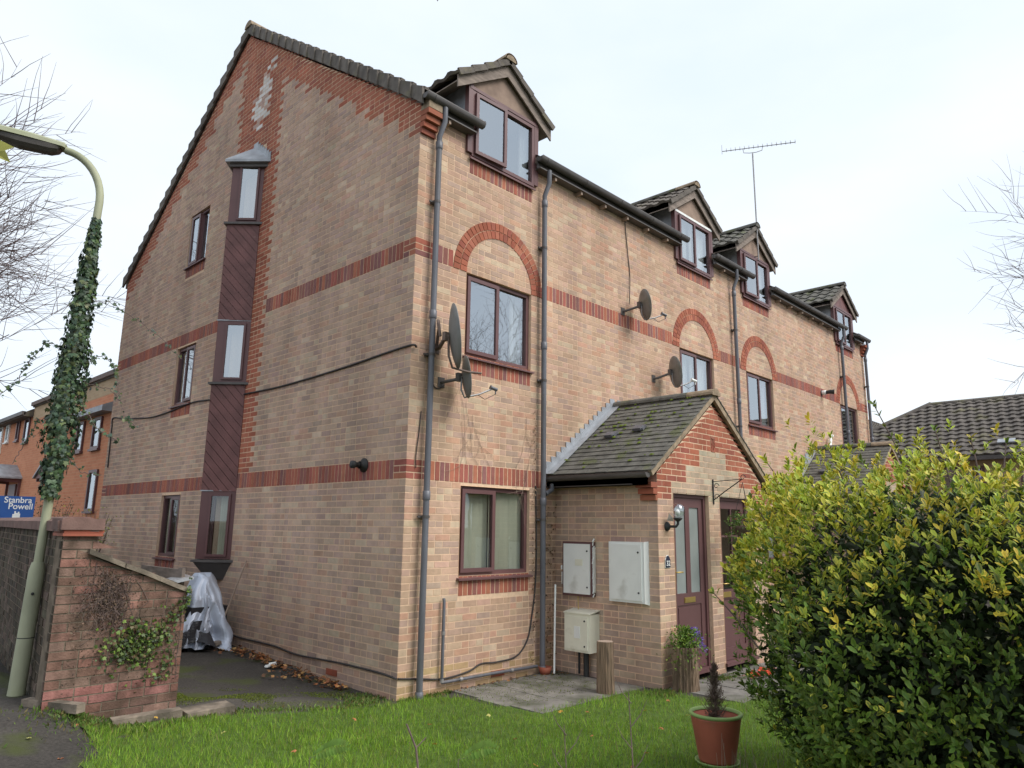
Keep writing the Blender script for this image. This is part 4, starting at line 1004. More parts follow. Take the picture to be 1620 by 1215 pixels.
# hanging basket bracket and basket
t = thing('hanging_basket_bracket', 'black scrolled iron bracket on the pier between the two doors', 'bracket', (3.90, -1.607, 0))
mb = MB(); mb.box((-.012, -.008, 2.0), (.012, .002, 2.33)); mb.build('back_plate', IRON, t)
def scroll(cx, cz, r, a0, turns, yy, flip=1):
    return [(0.0, yy - flip * 0 - (cx + (r * (1 - .6 * i / 14)) * math.cos(a0 + turns * 2 * math.pi * i / 14)), cz + r * (1 - .6 * i / 14) * math.sin(a0 + turns * 2 * math.pi * i / 14)) for i in range(15)]
mb = MB(); mb.tube([(0, -.01, 2.06), (0, -.16, 2.16), (0, -.34, 2.27), (0, -.42, 2.32)], .007, 6); mb.tube([(0, -.01, 2.30), (0, -.42, 2.32)], .005, 6); mb.build('arm', IRON, t)
for (cx, cz) in ((.05, 2.24), (.43, 2.34), (.05, 2.10)):
    mb = MB(); mb.tube(scroll(cx, cz, .04, 0, .9, 0), .005, 6); mb.build('scroll', IRON, t)
t = thing('hanging_basket', 'hanging basket with pink and yellow flowers under the iron bracket', 'basket', (3.90, -2.03, 1.72))
mb = MB(); mb.lathe([(.02, -.14), (.10, -.11), (.15, -.03), (.16, 0), (.15, 0)], (0, 0, 0), 16); mb.build('bowl', DEAD, t)
for a in (0, 2.1, 4.2):
    mb = MB(); mb.tube([(.15 * math.cos(a), .15 * math.sin(a), 0), (0, 0, .56)], .003, 4); mb.build('chain', IRON, t)
pos = []; ax = []; nr = []; sz = []; co = []
for i in range(1200):
    d = unit(1)[0]; r = R.uniform(.08, .24); q = d * r * np.array([1, 1, .8]) + np.array([0, 0, .0 - (.10 if d[2] < .1 and r > .18 else 0)])
    pos.append(q); ax.append(d + unit(1)[0] * .6); nr.append(unit(1)[0]); sz.append(R.uniform(.02, .045)); co.append(jit(R.choice([(.10, .17, .03), (.16, .25, .04), (.07, .11, .03)]), .2))
scatter('foliage', SIMPLE, SF, pos, ax, nr, sz, co, LEAFM, t)
for j in range(12):
    d = unit(1)[0]; d[2] = abs(d[2]); d[0] = -abs(d[0]); d[1] = -abs(d[1]); q = Vector(d * .25) + Vector((0, 0, .03)); col = R.choice([(.7, .04, .22), (.75, .05, .3), (.75, .5, .03)])
    mb = MB()
    for k in range(6):
        a = k * math.pi / 3; u_ = Vector((math.cos(a), math.sin(a), .2)) * .028; v_ = Vector((-math.sin(a), math.cos(a), 0)) * .012
        mb.add([q, q + u_ * .6 + v_, q + u_, q + u_ * .6 - v_], [(0, 1, 2, 3)], col)
    mb.build('flower', LEAFM, t)
mb = MB(); mb.tube([(12.15, -.10, 3.3), (12.42, -.10, 3.86), (12.50, -.10, 3.90)], .035, 8); tag(mb.build('vent_pipe', WHITE), 'short white plastic pipe sticking up by the second porch roof', 'pipe')
# things on the path
t = thing('doormat', 'crumpled orange-red cloth lying on the path by the second door', 'cloth', (4.15, -2.05, gz(4.15, -2.05) + .02))
mb = MB()
for k in range(13):
    a = R.uniform(0, 6.28); l = R.uniform(.16, .34); w_ = R.uniform(.03, .07); c = Vector((R.uniform(-.22, .28), R.uniform(-.12, .12), 0)); u_ = Vector((math.cos(a), math.sin(a) * .6, 0)); v_ = Vector((-u_.y, u_.x, 0)) * w_
    mb.add([c - u_ * l * .3 - v_, c - u_ * l * .3 + v_, c + v_ * .6 + Vector((0, 0, .06)), c - v_ * .6 + Vector((0, 0, .06)), c + u_ * l + Vector((0, 0, .015))], [(0, 3, 2, 1), (3, 4, 2)])
mb.build('fold', REDC, t)

# ------------------------------------------------------------------ flower pot with dead conifer
t = thing('plant_pot', 'terracotta pot with green rim and green saucer standing on the lawn', 'pot', (.56, -3.36, gz(.56, -3.36) + .01))
mb = MB(); mb.lathe([(.001, .012), (.135, .012), (.142, .03), (.192, .33), (.196, .345), (.18, .345), (.168, .30), (.001, .29)], (0, 0, .01), 32); mb.build('bowl', TERRA, t)
mb = MB(); mb.lathe([(.196, .345), (.205, .35), (.208, .362), (.200, .372), (.182, .37), (.178, .35)], (0, 0, .01), 32); mb.build('rim', GREENP, t)
mb = MB(); mb.lathe([(.001, 0), (.15, 0), (.168, .02), (.172, .03), (.162, .032), (.145, .012), (.001, .01)], (0, 0, 0), 32); mb.build('saucer', GREENP, t)
mb = MB(); mb.lathe([(.001, .30), (.10, .305), (.172, .30)], (0, 0, .01), 24); mb.build('soil', DEAD, t)
t = thing('dead_conifer', 'small dead brown conifer standing in the terracotta pot', 'plant', (.56, -3.36, gz(.56, -3.36) + .30))
mb = MB(); mb.tube([(0, 0, 0), (.004, 0, .2), (0, .004, .50)], [.010, .007, .003], 6); mb.build('stem', TWIG, t)
mb = MB()
for i in range(420):
    z = R.uniform(0, .43) ; a = R.uniform(0, 6.28); r = (.078 * (1 - (z / .50) ** 1.4)) * R.uniform(.2, 1.25) + .006
    p0 = Vector((0, 0, z)); p1 = Vector((r * math.cos(a), r * math.sin(a), z + r * R.uniform(.2, 1.4)))
    mb.tube([p0, lerp(p0, p1, .6) + Vector((0, 0, -.008)), p1], [.002, .0016, .0012], 3, cap=False)
    for k in range(3):
        q = lerp(p0, p1, R.uniform(.5, 1)); mb.tube([q, q + Vector(unit(1)[0]) * .018 + Vector((0, 0, .012))], .0015, 3, cap=False)
mb.build('dead_foliage', DEAD, t, kind='stuff')

# ------------------------------------------------------------------ satellite dishes, aerial, wall fittings, cables
def dish(label, mount, c, d, rx, rz, lnb, big=False, blockmat=None):
    """c centre of the dish, d facing direction"""
    t = thing('satellite_dish', label, 'satellite dish', tuple(mount)); m = Vector(mount); c = Vector(c) - m; d = Vector(d).normalized()
    r_ = d.cross(Vector((0, 0, 1))).normalized(); u = r_.cross(d).normalized()
    mb = MB(); n = 28; K = 5; vs = []
    for k in range(K + 1):
        q = k / K
        for j in range(n):
            a = 2 * math.pi * j / n; vs.append(c + (r_ * math.cos(a) * rx + u * math.sin(a) * rz) * max(q, .01) + d * (q * q * rx * .22))
    back = [v - d * .006 for v in vs]; N = len(vs)
    fs = [(i * n + j, i * n + (j + 1) % n, (i + 1) * n + (j + 1) % n, (i + 1) * n + j) for i in range(K) for j in range(n)]
    mb.add(vs + back, fs + [tuple(i + N for i in f[::-1]) for f in fs] + [(K * n + j, K * n + (j + 1) % n, N + K * n + (j + 1) % n, N + K * n + j) for j in range(n)], None, True)
    mb.tube([vs[K * n + j] for j in range(n)] + [vs[K * n]], .006, 5)
    mb.build('reflector', DISHM, t)
    mb = MB(); mb.box((-.05, -.012, -.06), (.05, .0, .06)) ; e = c - d * .05
    mb.tube([(0, 0, 0), (0, -.07, 0), tuple(e + Vector((0, .02, -.02))), tuple(c - d * .01)], .02 if not big else .024, 8)
    mb.obox(tuple(e - Vector((.03, .02, .05))), (.06, 0, 0), (0, .05, 0), (0, 0, .1)); mb.build('bracket', BLACKP if not big else RUST, t)
    L_ = Vector(lnb) - m; b = c - u * rz * .97
    mb = MB(); mb.tube([tuple(c - d * .02), tuple(c - u * rz * .6 - d * .04), tuple(b - d * .01), tuple(lerp(b, L_, .5) + Vector((0, 0, -.015))), tuple(L_)], .011 if not big else .014, 7); mb.build('feed_arm', GALV if not big else RUST, t)
    f = (c - L_).normalized()
    if not big:
        mb = MB(); mb.tube([tuple(L_ - f * .05), tuple(L_ + f * .03)], .022, 10); mb.tube([tuple(L_ + f * .03), tuple(L_ + f * .045)], .028, 10); mb.tube([tuple(L_ - f * .03), tuple(L_ - f * .03 + Vector((0, 0, -.06)))], .009, 6); mb.build('receiver', blockmat or GREYP, t)
        mb = MB(); mb.tube([tuple(L_ - f * .03 + Vector((0, 0, -.06))), tuple(lerp(b, L_, .7) + Vector((0, 0, -.10))), tuple(lerp(b, L_, .45) + Vector((0, 0, -.02)))], .004, 5); mb.build('lead', CABLE, t)
    return t
dish('big tall dark satellite dish beside the corner downpipe, empty feed arm', (.36, 0, 3.72), (.29, -.34, 3.80), (.81, -.51, .12), .29, .38, (.64, -.50, 3.40), big=True)
mb = MB(); mb.tube([(.36, -.02, 3.74), (.32, -.10, 3.96), (.27, -.14, 4.02), (.25, -.17, 3.97), (.26, -.2, 3.82)], .018, 8); tag(mb.build('bracket_hoop', RUST), 'bent brown steel hoop behind the big dish by the downpipe', 'bracket')
dish('small green-stained satellite dish under the big one, just left of the first-floor window', (.46, 0, 3.33), (.58, -.26, 3.38), (.86, -.49, .12), .20, .25, (.98, -.36, 3.29))
dish('small grey satellite dish high on the front wall above the brick band', (4.18, 0, 5.06), (4.36, -.26, 5.16), (.85, -.52, .15), .21, .25, (4.72, -.42, 5.05))
dish('small dark satellite dish above the porch ridge, with white receiver', (5.02, 0, 4.10), (5.18, -.28, 4.20), (.85, -.52, .15), .21, .26, (5.52, -.46, 4.09), blockmat=WHITE)

t = thing('television_aerial', 'long television aerial on a mast above the third dormer', 'aerial', (8.99, -.12, 7.62))
top = Vector((0, -.0, 2.13))
mb = MB(); mb.tube([(0, 0, -.35), (0, 0, 2.11)], .016, 8); mb.tube([(0, .0, -.25), (0, .1, -.25)], .012, 6); mb.build('mast', GALV, t)
u = Vector((.88, .05, -.02)) * 1.0
ad_ = Vector((.81, -1.56, 0)) * .86; a0, a1 = top - ad_ * .42 + Vector((0, 0, .12)), top + ad_ * .58 + Vector((0, 0, .12))
mb = MB(); mb.tube([a0, a1], .009, 6); mb.build('boom', GALV, t)
mb = MB(); mb.tube([lerp(a0, a1, .29), lerp(a0, a1, .30) + Vector((0, 0, -.10)), top - ad_ * .04, top + ad_ * .05, lerp(a0, a1, .55) + Vector((0, 0, -.09)), lerp(a0, a1, .56)], .007, 6); mb.build('cradle', GALV, t)
for i in range(17):
    q = lerp(a0, a1, i / 16); mb = MB(); l = .075 if i else .19
    mb.tube([q + Vector((-.8, -.4, 0)) * l * .7 + Vector((0, 0, -l * .5 if i == 0 else 0)), q + Vector((.8, .4, 0)) * l * .7 + Vector((0, 0, l * .5 if i == 0 else 0))], .005, 5)
    mb.tube([q + Vector((0, 0, -l * .35)), q + Vector((0, 0, l * .8))], .005, 5); mb.build('element', GALV, t)

t = thing('flue_terminal', 'round black vent terminal on the gable over the red band', 'vent', (0, .80, 2.36))
mb = MB(); mb.lathe([(.001, 0), (.085, 0), (.085, .012), (.04, .05), (.045, .07)], (-.004, 0, 0), 20, axis=(-1, 0, 0)); mb.build('wall_plate', IRON, t)
mb = MB(); mb.lathe([(.03, .05), (.032, .13), (.045, .14), (.045, .18), (.001, .18)], (0, 0, 0), 16, axis=(-1, 0, 0)); mb.build('spigot', IRON, t)
t = thing('security_light', 'small black and white floodlight on the upper red band, far end of the front wall', 'light', (12.28, 0, 4.91))
mb = MB(); mb.lathe([(.001, 0), (.06, 0), (.06, .02), (.001, .03)], (0, 0, 0), 14, axis=(0, -1, 0)); mb.build('wall_plate', IRON, t)
mb = MB(); mb.lathe([(.05, .02), (.055, .06), (.05, .11), (.001, .11)], (0, 0, 0), 14, axis=(0, -1, 0)); mb.build('sensor', WHITE, t)
mb = MB(); mb.tube([(0, -.11, 0), (.03, -.2, .01), (.06, -.28, .0)], [.04, .05, .06], 10); mb.build('lamp_head', IRON, t)
t = thing('wall_light', 'small black wall light between the porch eave and the second ground window', 'light', (5.50, 0, 2.30))
mb = MB(); mb.box((-.05, -.02, -.05), (.05, 0, .05)); mb.build('wall_plate', IRON, t)
mb = MB(); mb.tube([(0, -.02, 0), (.02, -.22, -.01)], [.05, .06], 10); mb.build('lamp_head', IRON, t)
t = thing('camera_bracket', 'small black fitting sticking out from the far corner of the building', 'bracket', (15.47, .2, 4.1))
mb = MB(); mb.tube([(0, 0, 0), (.25, 0, .02)], .015, 6); mb.box((.22, -.06, -.04), (.36, .06, .06)); mb.build('arm', IRON, t)

def cable(label, pts, r=.010, mat=None, cat='cable', name='cable', extra=None):
    P = [Vector(p) for p in pts]; Q = []
    for i in range(len(P) - 1):
        p0, p1, p2, p3 = P[max(i - 1, 0)], P[i], P[i + 1], P[min(i + 2, len(P) - 1)]
        for k in range(6):
            s_ = k / 6; Q.append(.5 * ((2 * p1) + (p2 - p0) * s_ + (2 * p0 - 5 * p1 + 4 * p2 - p3) * s_ ** 2 + (3 * p1 - p0 - 3 * p2 + p3) * s_ ** 3))
    Q.append(P[-1]); mb = MB(); mb.tube(Q, r, 6); return tag(mb.build(name, mat or CABLE), label, cat)
g = lambda y, z, d=-.018: (d, y, z); f = lambda x, z, d=-.016: (x, d, z)
cable('thick black cable across the gable from the front corner to the bay', [(.05, -.03, 3.68), g(-.02, 3.69), g(.5, 3.67), g(1.2, 3.63), g(2.0, 3.60), g(3.0, 3.58), g(4.05, 3.60)], .013)
cable('thick black cable across the far part of the gable, dropping near the rear corner', [g(4.80, 3.62), g(5.4, 3.66), g(6.0, 3.68), g(6.95, 3.62), g(7.8, 3.60), g(8.6, 3.66), g(9.2, 3.70), g(9.92, 3.79), g(9.95, 3.6), g(9.93, 3.2), g(9.90, 2.76)], .013)
cable('black cable sagging along the foot of the gable wall', [g(-.01, .09), g(.3, .11), g(1.05, .11), g(2.0, .085), g(2.6, .12), g(3.55, .12), g(3.9, .14)], .012)
cable('black cable running along the foot of the front wall and up beside the second downpipe', [f(.0, .09), f(.3, .05), f(.63, .01), f(1.0, .04), f(1.2, .10), f(1.45, .09), f(1.8, .12), f(2.0, .30), f(2.08, .6), f(2.13, .9), f(2.15, 1.4), f(2.13, 2.2)], .010)
cable('thin dark cable looping from the downpipe to the small lower dish', [f(.27, 3.72), f(.30, 3.6), f(.30, 3.40), f(.34, 3.27), f(.42, 3.25), f(.50, 3.30)], .008)
cable('thin dark cable hanging from the eaves to the upper dish', [f(4.30, 6.66), f(4.27, 6.60), f(4.33, 6.1), f(4.38, 5.7), f(4.30, 5.2, -.05)], .007)
cable('dark cable hanging from the corner onto the lower red band', [f(.17, 2.95), f(.15, 2.7), f(.12, 2.45), f(.125, 2.30)], .006)
t = thing('waste_pipe', 'thin grey pipe dropping below the ground floor window and running to the downpipe', 'pipe', (.575, 0, 0))
mb = MB(); mb.tube([(.0, -.04, .87), (0, -.05, .84), (0, -.05, .1), (0, -.05, -.02)], .018, 8); mb.build('drop_pipe', GREYP, t)
mb = MB(); mb.tube([(0, -.05, -.02), (.8, -.055, -.02), (1.56, -.06, -.03)], .018, 8); mb.build('run_pipe', GREYP, t)
for p, ax_ in (((0, -.05, .50), (0, 0, 1)), ((0, -.05, .0), (0, 0, 1)), ((.28, -.05, -.02), (1, 0, 0)), ((1.1, -.055, -.025), (1, 0, 0))):
    mb = MB(); mb.lathe([(.024, -.02), (.024, .02)], p, 10, axis=ax_); mb.build('pipe_clip', GALV, t)
# dry creeper stems on the wall above the ground floor window
mb = MB()
def creep(x, z, a, l, r, depth):
    p = [(x, -.012, z)]
    for i in range(6):
        a += R.uniform(-.25, .25); x += math.sin(a) * l / 6; z -= math.cos(a) * l / 6; p.append((x, -.012, z))
        if depth and R.random() < .5: creep(x, z, a + R.choice((-1, 1)) * R.uniform(.4, .9), l * .45, r * .7, depth - 1)
    mb.tube(p, r, 3, cap=False)
for (x, z, l) in ((.71, 3.5, 1.3), (.86, 3.15, .7), (.97, 3.0, .55), (.80, 2.9, .6), (1.95, 3.1, .8), (2.02, 2.6, .8)): creep(x, z, R.uniform(-.1, .1), l * .9, .0022, 2)
creeper = mb.build('dry_creeper', WOODP, kind='stuff')
# dead leaves caught by the downpipe and on the wall beside the porch
pos, ax, nr, sz, co = [], [], [], [], []
for i in range(260):
    if R.random() < .45: p = (R.uniform(2.06, 2.14), -.02, R.uniform(0, 3.2)); nn = (0, -1, 0)
    else: p = (R.uniform(2.28, 2.53), -.02, R.uniform(.0, 2.0)); nn = (0, -1, 0)
    pos.append(p); ax.append((R.uniform(-1, 1), R.uniform(-.3, 0), R.uniform(-1, .5))); nr.append(nn); sz.append(R.uniform(.02, .05)); co.append(jit(R.choice([(.16, .09, .05), (.24, .15, .08), (.10, .06, .04)]), .2))
scatter('creeper_leaves', SIMPLE, SF, pos, ax, nr, sz, co, DRYL, None, 'stuff')

# ------------------------------------------------------------------ bin store, boundary wall and lamp post on the left
BW0 = Vector((-3.09, .65, 0)); BW1 = Vector((-2.01, .65, 0)); bu = (BW1 - BW0).normalized(); bn = Vector((bu.y, -bu.x, 0))
if bn.dot(CAM - BW0) < 0: bn = -bn
bl = (BW1 - BW0).length; inn = -bn
CHUNK = [(.27, .155, .12), (.24, .135, .105), (.30, .18, .14), (.25, .16, .125), (.21, .13, .10), (.29, .15, .115)]
PINKB = [(.36, .17, .145), (.34, .155, .13)]
t = thing('bin_store', 'low brick bin store with sloping slab roof, patches of creeper on its wall', 'wall', tuple(BW0))
WF = Frame((0, 0, 0), tuple(bu), tuple(bn)); WFw = Frame(tuple(BW0), tuple(bu), tuple(bn))
topb = lambda u: 1.355 - .405 * max(0, u - .26) if u > .26 else 1.535
mb = MB(); q = [(0, -.3), (bl, -.3), (bl, topb(bl)), (.261, topb(.261)), (.26, 1.535), (0, 1.535)]; wall_face(mb, WF, q, [])
mb.prism([WF.P(a, b, -.003) for a, b in q], inn * .2)
w1 = mb.build('front_wall', MORTARW, t)
def btone(u, z):
    if .12 < z < .30: return pick(PINKB)
    return pick(CHUNK)
bb = courses(0, bl, -.075, 1.6, lambda a, b: [(0, .32)] if False else [], btone, top=lambda u: topb(u), splitp=.12, proud=.006, rv=.003)
def emit_local(par, fr, frw, bs, nmax, mat):
    sc_ = sorted([(score(frw, b), j) for j, b in enumerate(bs)], reverse=True); ch = set(j for s_, j in sc_[:nmax])
    rest = MB()
    for j, b in enumerate(bs):
        if j in ch: m_ = MB(); brick_mesh(m_, fr, b); m_.build('brick', mat, par)
        else: brick_mesh(rest, fr, b)
    if rest.v: rest.build('brickwork', mat, par, kind='stuff')
emit_local(w1, WF, WFw, bb, 200, BRICKW)
# right-hand return wall of the store and slab roof pieces
mb = MB(); o = WF.P(bl - .1, -.3, -.1); mb.obox(o, bu * .1, inn * .75, (0, 0, 1.2)); mb.build('side_wall', BRICKW if False else MORTARW, t)
sl0, sl1 = .20, bl + .04
for k in range(3):
    for r_ in range(2):
        a = sl0 + (sl1 - sl0) * k / 3; b = sl0 + (sl1 - sl0) * (k + 1) / 3 + (.015 if k < 2 else 0)
        za, zb = 1.405 - .41 * (a - .26), 1.405 - .41 * (b - .26) + R.uniform(-.012, .005)
        mb = MB(); d0 = .06 - r_ * .47 - R.uniform(0, .015); d1 = d0 - .46
        P4 = [WF.P(a, za, d0), WF.P(lerp(a, b, .5), lerp(za, zb, .5) + R.uniform(-.004, .006), d0 + R.uniform(-.012, .012)), WF.P(b, zb, d0 - R.uniform(0, .02)), WF.P(b, zb, d1), WF.P(a, za, d1)]
        mb.prism(P4, (0, 0, -.042)); mb.build('roof_slab', CONC, t)
# loose flat tiles on the slab
for i in range(5):
    a = .4 + i * .17; mb = MB(); z = 1.405 - .41 * (a - .26) + .012
    mb.obox(WF.P(a, z, -.12 - R.uniform(0, .4)), bu * .17 + Vector((0, 0, -.07)), inn * .22, (0, 0, .016)); mb.build('loose_tile', TILE, t)

t = thing('boundary_wall', 'old weathered brick garden wall with coping, behind the lamp post', 'wall', (0, 0, 0))
W1 = Vector((-3.09, .67, 0)); W2 = Vector((-2.32, 7.0, 0)); wu = (W2 - W1).normalized(); wn = Vector((-wu.y, wu.x, 0)); wl = (W2 - W1).length
VF = Frame(tuple(W1), tuple(wu), tuple(wn))
mb = MB(); wall_face(mb, VF, [(0, -.3), (wl, -.3), (wl, 1.56), (0, 1.56)], []); mb.prism([VF.P(a, b, -.003) for a, b in ((0.02, -.3), (wl, -.3), (wl, 1.56), (0.02, 1.56))], wn * -.21); wv = mb.build('wall_face', MORTARW, t)
OLD = [(.10, .08, .062), (.13, .10, .08), (.08, .068, .055), (.15, .11, .09), (.11, .095, .07)]
ob = courses(0, wl, 0, 1.575, lambda a, b: [], lambda u, z: pick(OLD), proud=.006, rv=.004)
emit_local(wv, VF, VF, ob, 296, BRICKW)
x = -.03; 
while x < wl:
    mb = MB(); L_ = .44
    mb.prism([VF.P(x, 1.575, .05), VF.P(x, 1.66, .055), VF.P(x, 1.70, -.02), VF.P(x, 1.70, -.18), VF.P(x, 1.66, -.26), VF.P(x, 1.575, -.26)], wu * L_); mb.build('coping_stone', M('coping', (.21, .125, .105), rough=.9, var=.3, scale=8, bump=.4, stain=((.10, .07, .06), 4, .5, .65, .6)) if 'coping' not in MATS else MATS['coping'], t); x += .448
# end cap stone and tile creasing over the pillar
mb = MB(); mb.obox(WFw.P(-.04, 1.59, .05), bu * .335, inn * .30, (0, 0, .095)); mb.build('cap_stone', MATS['coping'], t)
for k in range(2):
    mb = MB(); mb.obox(WFw.P(-.02 + .01 * k, 1.537 + .026 * k, .045 - .012 * k), bu * .31, inn * .3, (0, 0, .024)); mb.build('creasing_tile', TERRA, t)

# lamp post with ivy
LB = Vector((-3.105, 1.38, .16))
t = thing('lamp_post', 'tall green-stained street lamp post wrapped in ivy', 'street lamp', tuple(LB))
lean = Vector((.13, -.03, 0)) / 5
def lp(z): return Vector((lean.x * z, lean.y * z, z))
mb = MB(); mb.tube([lp(0), lp(.05), lp(1.06), lp(1.13)], [.070, .068, .066, .052], 18); mb.build('base_section', POLE, t)
mb = MB(); mb.lathe([(.0675, -.004), (.0685, 0), (.0675, .004)], lp(.48), 18); mb.build('door_seam', IRON, t)
mb = MB(); mb.lathe([(.001, 0), (.013, 0), (.013, .01), (.001, .01)], tuple(lp(.86) + Vector((-.02, -.062, 0))), 8, axis=(-.2, -1, 0)); mb.build('lock', IRON, t)
hd = Vector((-.89, .45, 0)).normalized(); top_ = lp(5.05)
arc = [lp(1.1), lp(3), lp(4.3)] + [lp(4.68) + hd * (.40 * (1 - math.cos(a))) + Vector((0, 0, .50 * math.sin(a))) for a in [math.pi / 2 * i / 10 * .93 for i in range(11)]]
mb = MB(); mb.tube(arc, [.040, .039, .038] + [.037] * 11, 14); mb.build('column', POLE, t)
e = arc[-1]; dirl = (hd + Vector((0, 0, .10))).normalized(); up_ = Vector((0, 0, 1)) - dirl * dirl.z; up_.normalize(); sd_ = dirl.cross(up_)
mb = MB(); K = [(0, .055, .045), (.02, .075, .06), (.30, .10, .075), (.60, .11, .075), (.86, .095, .06), (.92, .06, .04)]
vs = []
for (s_, w_, h_) in K:
    c = e + dirl * s_ + up_ * .005
    vs += [c + sd_ * (w_ * a) + up_ * (h_ * b) for a, b in ((-1, 0), (-.9, .6), (-.5, 1), (.5, 1), (.9, .6), (1, 0))]
n = 6; mb.add(vs, [(i * n + j, i * n + j + 1, (i + 1) * n + j + 1, (i + 1) * n + j) for i in range(5) for j in range(5)] + [(i * n + 5, i * n, (i + 1) * n, (i + 1) * n + 5) for i in range(5)] + [tuple(range(6))[::-1], tuple(range(30, 36))]); mb.build('lantern_canopy', POLE, t)
mb = MB(); vs = []
KK = [(.04, .05, .0), (.06, .07, .05), (.12, .085, .075), (.40, .09, .085), (.55, .085, .06), (.58, .06, .0)]
for (s_, w_, h_) in KK:
    c = e + dirl * s_
    vs += [c + sd_ * (w_ * a) - up_ * (h_ * b) for a, b in ((-1, 0), (-.9, .6), (-.5, 1), (.5, 1), (.9, .6), (1, 0))]
mb.add(vs, [((i + 1) * n + j, (i + 1) * n + j + 1, i * n + j + 1, i * n + j) for i in range(5) for j in range(5)]); mb.build('lantern_bowl', M('bowl_plastic', (.09, .08, .07), rough=.35, var=.2, bump=.05), t)
mb = MB(); mb.obox(tuple(e + dirl * .58 - sd_ * .07 - up_ * .05), dirl * .36, sd_ * .14, up_ * .05); mb.build('gear_cover', POLE, t)
t = thing('ivy', 'dark green ivy climbing the lamp post with loose trailing shoots', 'ivy', tuple(LB))
IT = [(0, 0, 0), (-.42, .05, -.02), (-.34, .30, .03), (-.50, .55, -.03), (-.20, .58, .03), (0, 1.0, -.05), (.20, .58, .03), (.50, .55, -.03), (.34, .30, .03), (.42, .05, -.02), (0, .38, .06)]
IFc = [(i, (i + 1) % 10, 10)[::-1] for i in range(10)]
def ivr(z): return .80 * .05 + .15 * sm(4.75, 3.6, z) if False else (.84 + .12 * sm(3.4, 2.4, z) if False else .76) * (.045 + .055 * sm(0, 1, (4.6 - z) / .5) + .10 * sm(0, 1, (4.2 - z) / 1.6)) * (.65 + .35 * sm(0, 1, (z - 1.85) / .35))
pos, ax, nr, sz, co = [], [], [], [], []
IC = [(.045, .085, .04), (.06, .105, .045), (.03, .058, .035), (.08, .13, .05), (.055, .09, .06), (.04, .075, .04), (.11, .14, .05)]
for i in range(4800):
    z = 1.72 + 2.78 * R.random() ** .95; a = R.uniform(0, 6.283); rr = ivr(z) * (R.uniform(.55, 1.0) + .45 * mnoise.noise(Vector((math.cos(a) * 1.5, math.sin(a) * 1.5, z * 3.1))) + .25 * mnoise.noise(Vector((math.cos(a) * 3, math.sin(a) * 3, z * 9))))
    o = lp(z); d = Vector((math.cos(a), math.sin(a), 0)); pos.append((o.x + d.x * rr, o.y + d.y * rr, z)); nv = d + Vector((R.uniform(-.5, .5), R.uniform(-.5, .5), R.uniform(.0, .7)))
    nr.append(tuple(nv)); ax.append((R.uniform(-.6, .6), R.uniform(-.6, .6), -1)); sz.append(R.uniform(.022, .060)); co.append(jit(R.choice(IC), .25))
# trailing shoots
tend = MB()
def tendril(P, leaves, s_=.03):
    P = [Vector(p) for p in P]; Q = []
    for i in range(len(P) - 1):
        for k in range(8):
            Q.append(lerp(P[i], P[i + 1], k / 8) + Vector((R.uniform(-.01, .01), R.uniform(-.01, .01), R.uniform(-.01, .01))))
    Q.append(P[-1]); tend.tube(Q, .0035, 4, cap=False)
    for k in range(leaves):
        q = Q[int(R.random() ** 1.3 * (len(Q) - 1))]; pos.append((q.x + R.uniform(-.02, .02), q.y + R.uniform(-.02, .02), q.z + R.uniform(-.02, .02))); nr.append((R.uniform(-1, 1), -1, R.uniform(-.2, 1))); ax.append((R.uniform(-1, 1), R.uniform(-.3, .3), R.uniform(-1, .4))); sz.append(s_ * R.uniform(.6, 1.4)); co.append(jit(R.choice(IC), .2))
rt = Vector((.69, -.72, 0))
def tp(r, z, fwd=0): v = lp(z) + rt * r + Vector((-.7, -.7, 0)) * fwd; return (v.x, v.y, v.z)
tendril([tp(.05, 3.55), tp(.25, 3.62), tp(.5, 3.48), tp(.8, 3.28), tp(1.05, 3.05)], 40, .032)
tendril([tp(.12, 3.0), tp(.3, 3.08), tp(.42, 2.95), tp(.5, 2.7), tp(.58, 2.5), tp(.72, 2.38)], 60, .035)
tendril([tp(.1, 2.72), tp(.22, 2.5), tp(.35, 2.36), tp(.55, 2.25)], 46, .034)
tendril([tp(.15, 2.8), tp(.4, 2.75), tp(.55, 2.6)], 14, .025)
tendril([tp(.1, 2.1), tp(.25, 1.95), tp(.45, 1.93)], 16, .028)
tendril([tp(-.1, 3.15), tp(-.3, 3.2), tp(-.42, 3.0), tp(-.5, 2.8), tp(-.72, 2.62)], 60, .035)
tendril([tp(-.1, 3.7), tp(-.2, 3.75), tp(-.42, 3.8), tp(-.6, 4.0)], 10, .022)
tendril([tp(-.1, 2.5), tp(-.25, 2.42), tp(-.32, 2.2), tp(-.4, 2.02)], 30, .032)
tend.build('stem', TWIG, t)
order = sorted(range(len(pos)), key=lambda i: (pos[i][0] * CF.x + pos[i][1] * CF.y) - sz[i] * 14)
near = set(order[:300])
far = [i for i in range(len(pos)) if i not in near]
scatter('ivy_foliage', IT, IFc, [pos[i] for i in far], [ax[i] for i in far], [nr[i] for i in far], [sz[i] for i in far], [co[i] for i in far], IVYM, t)
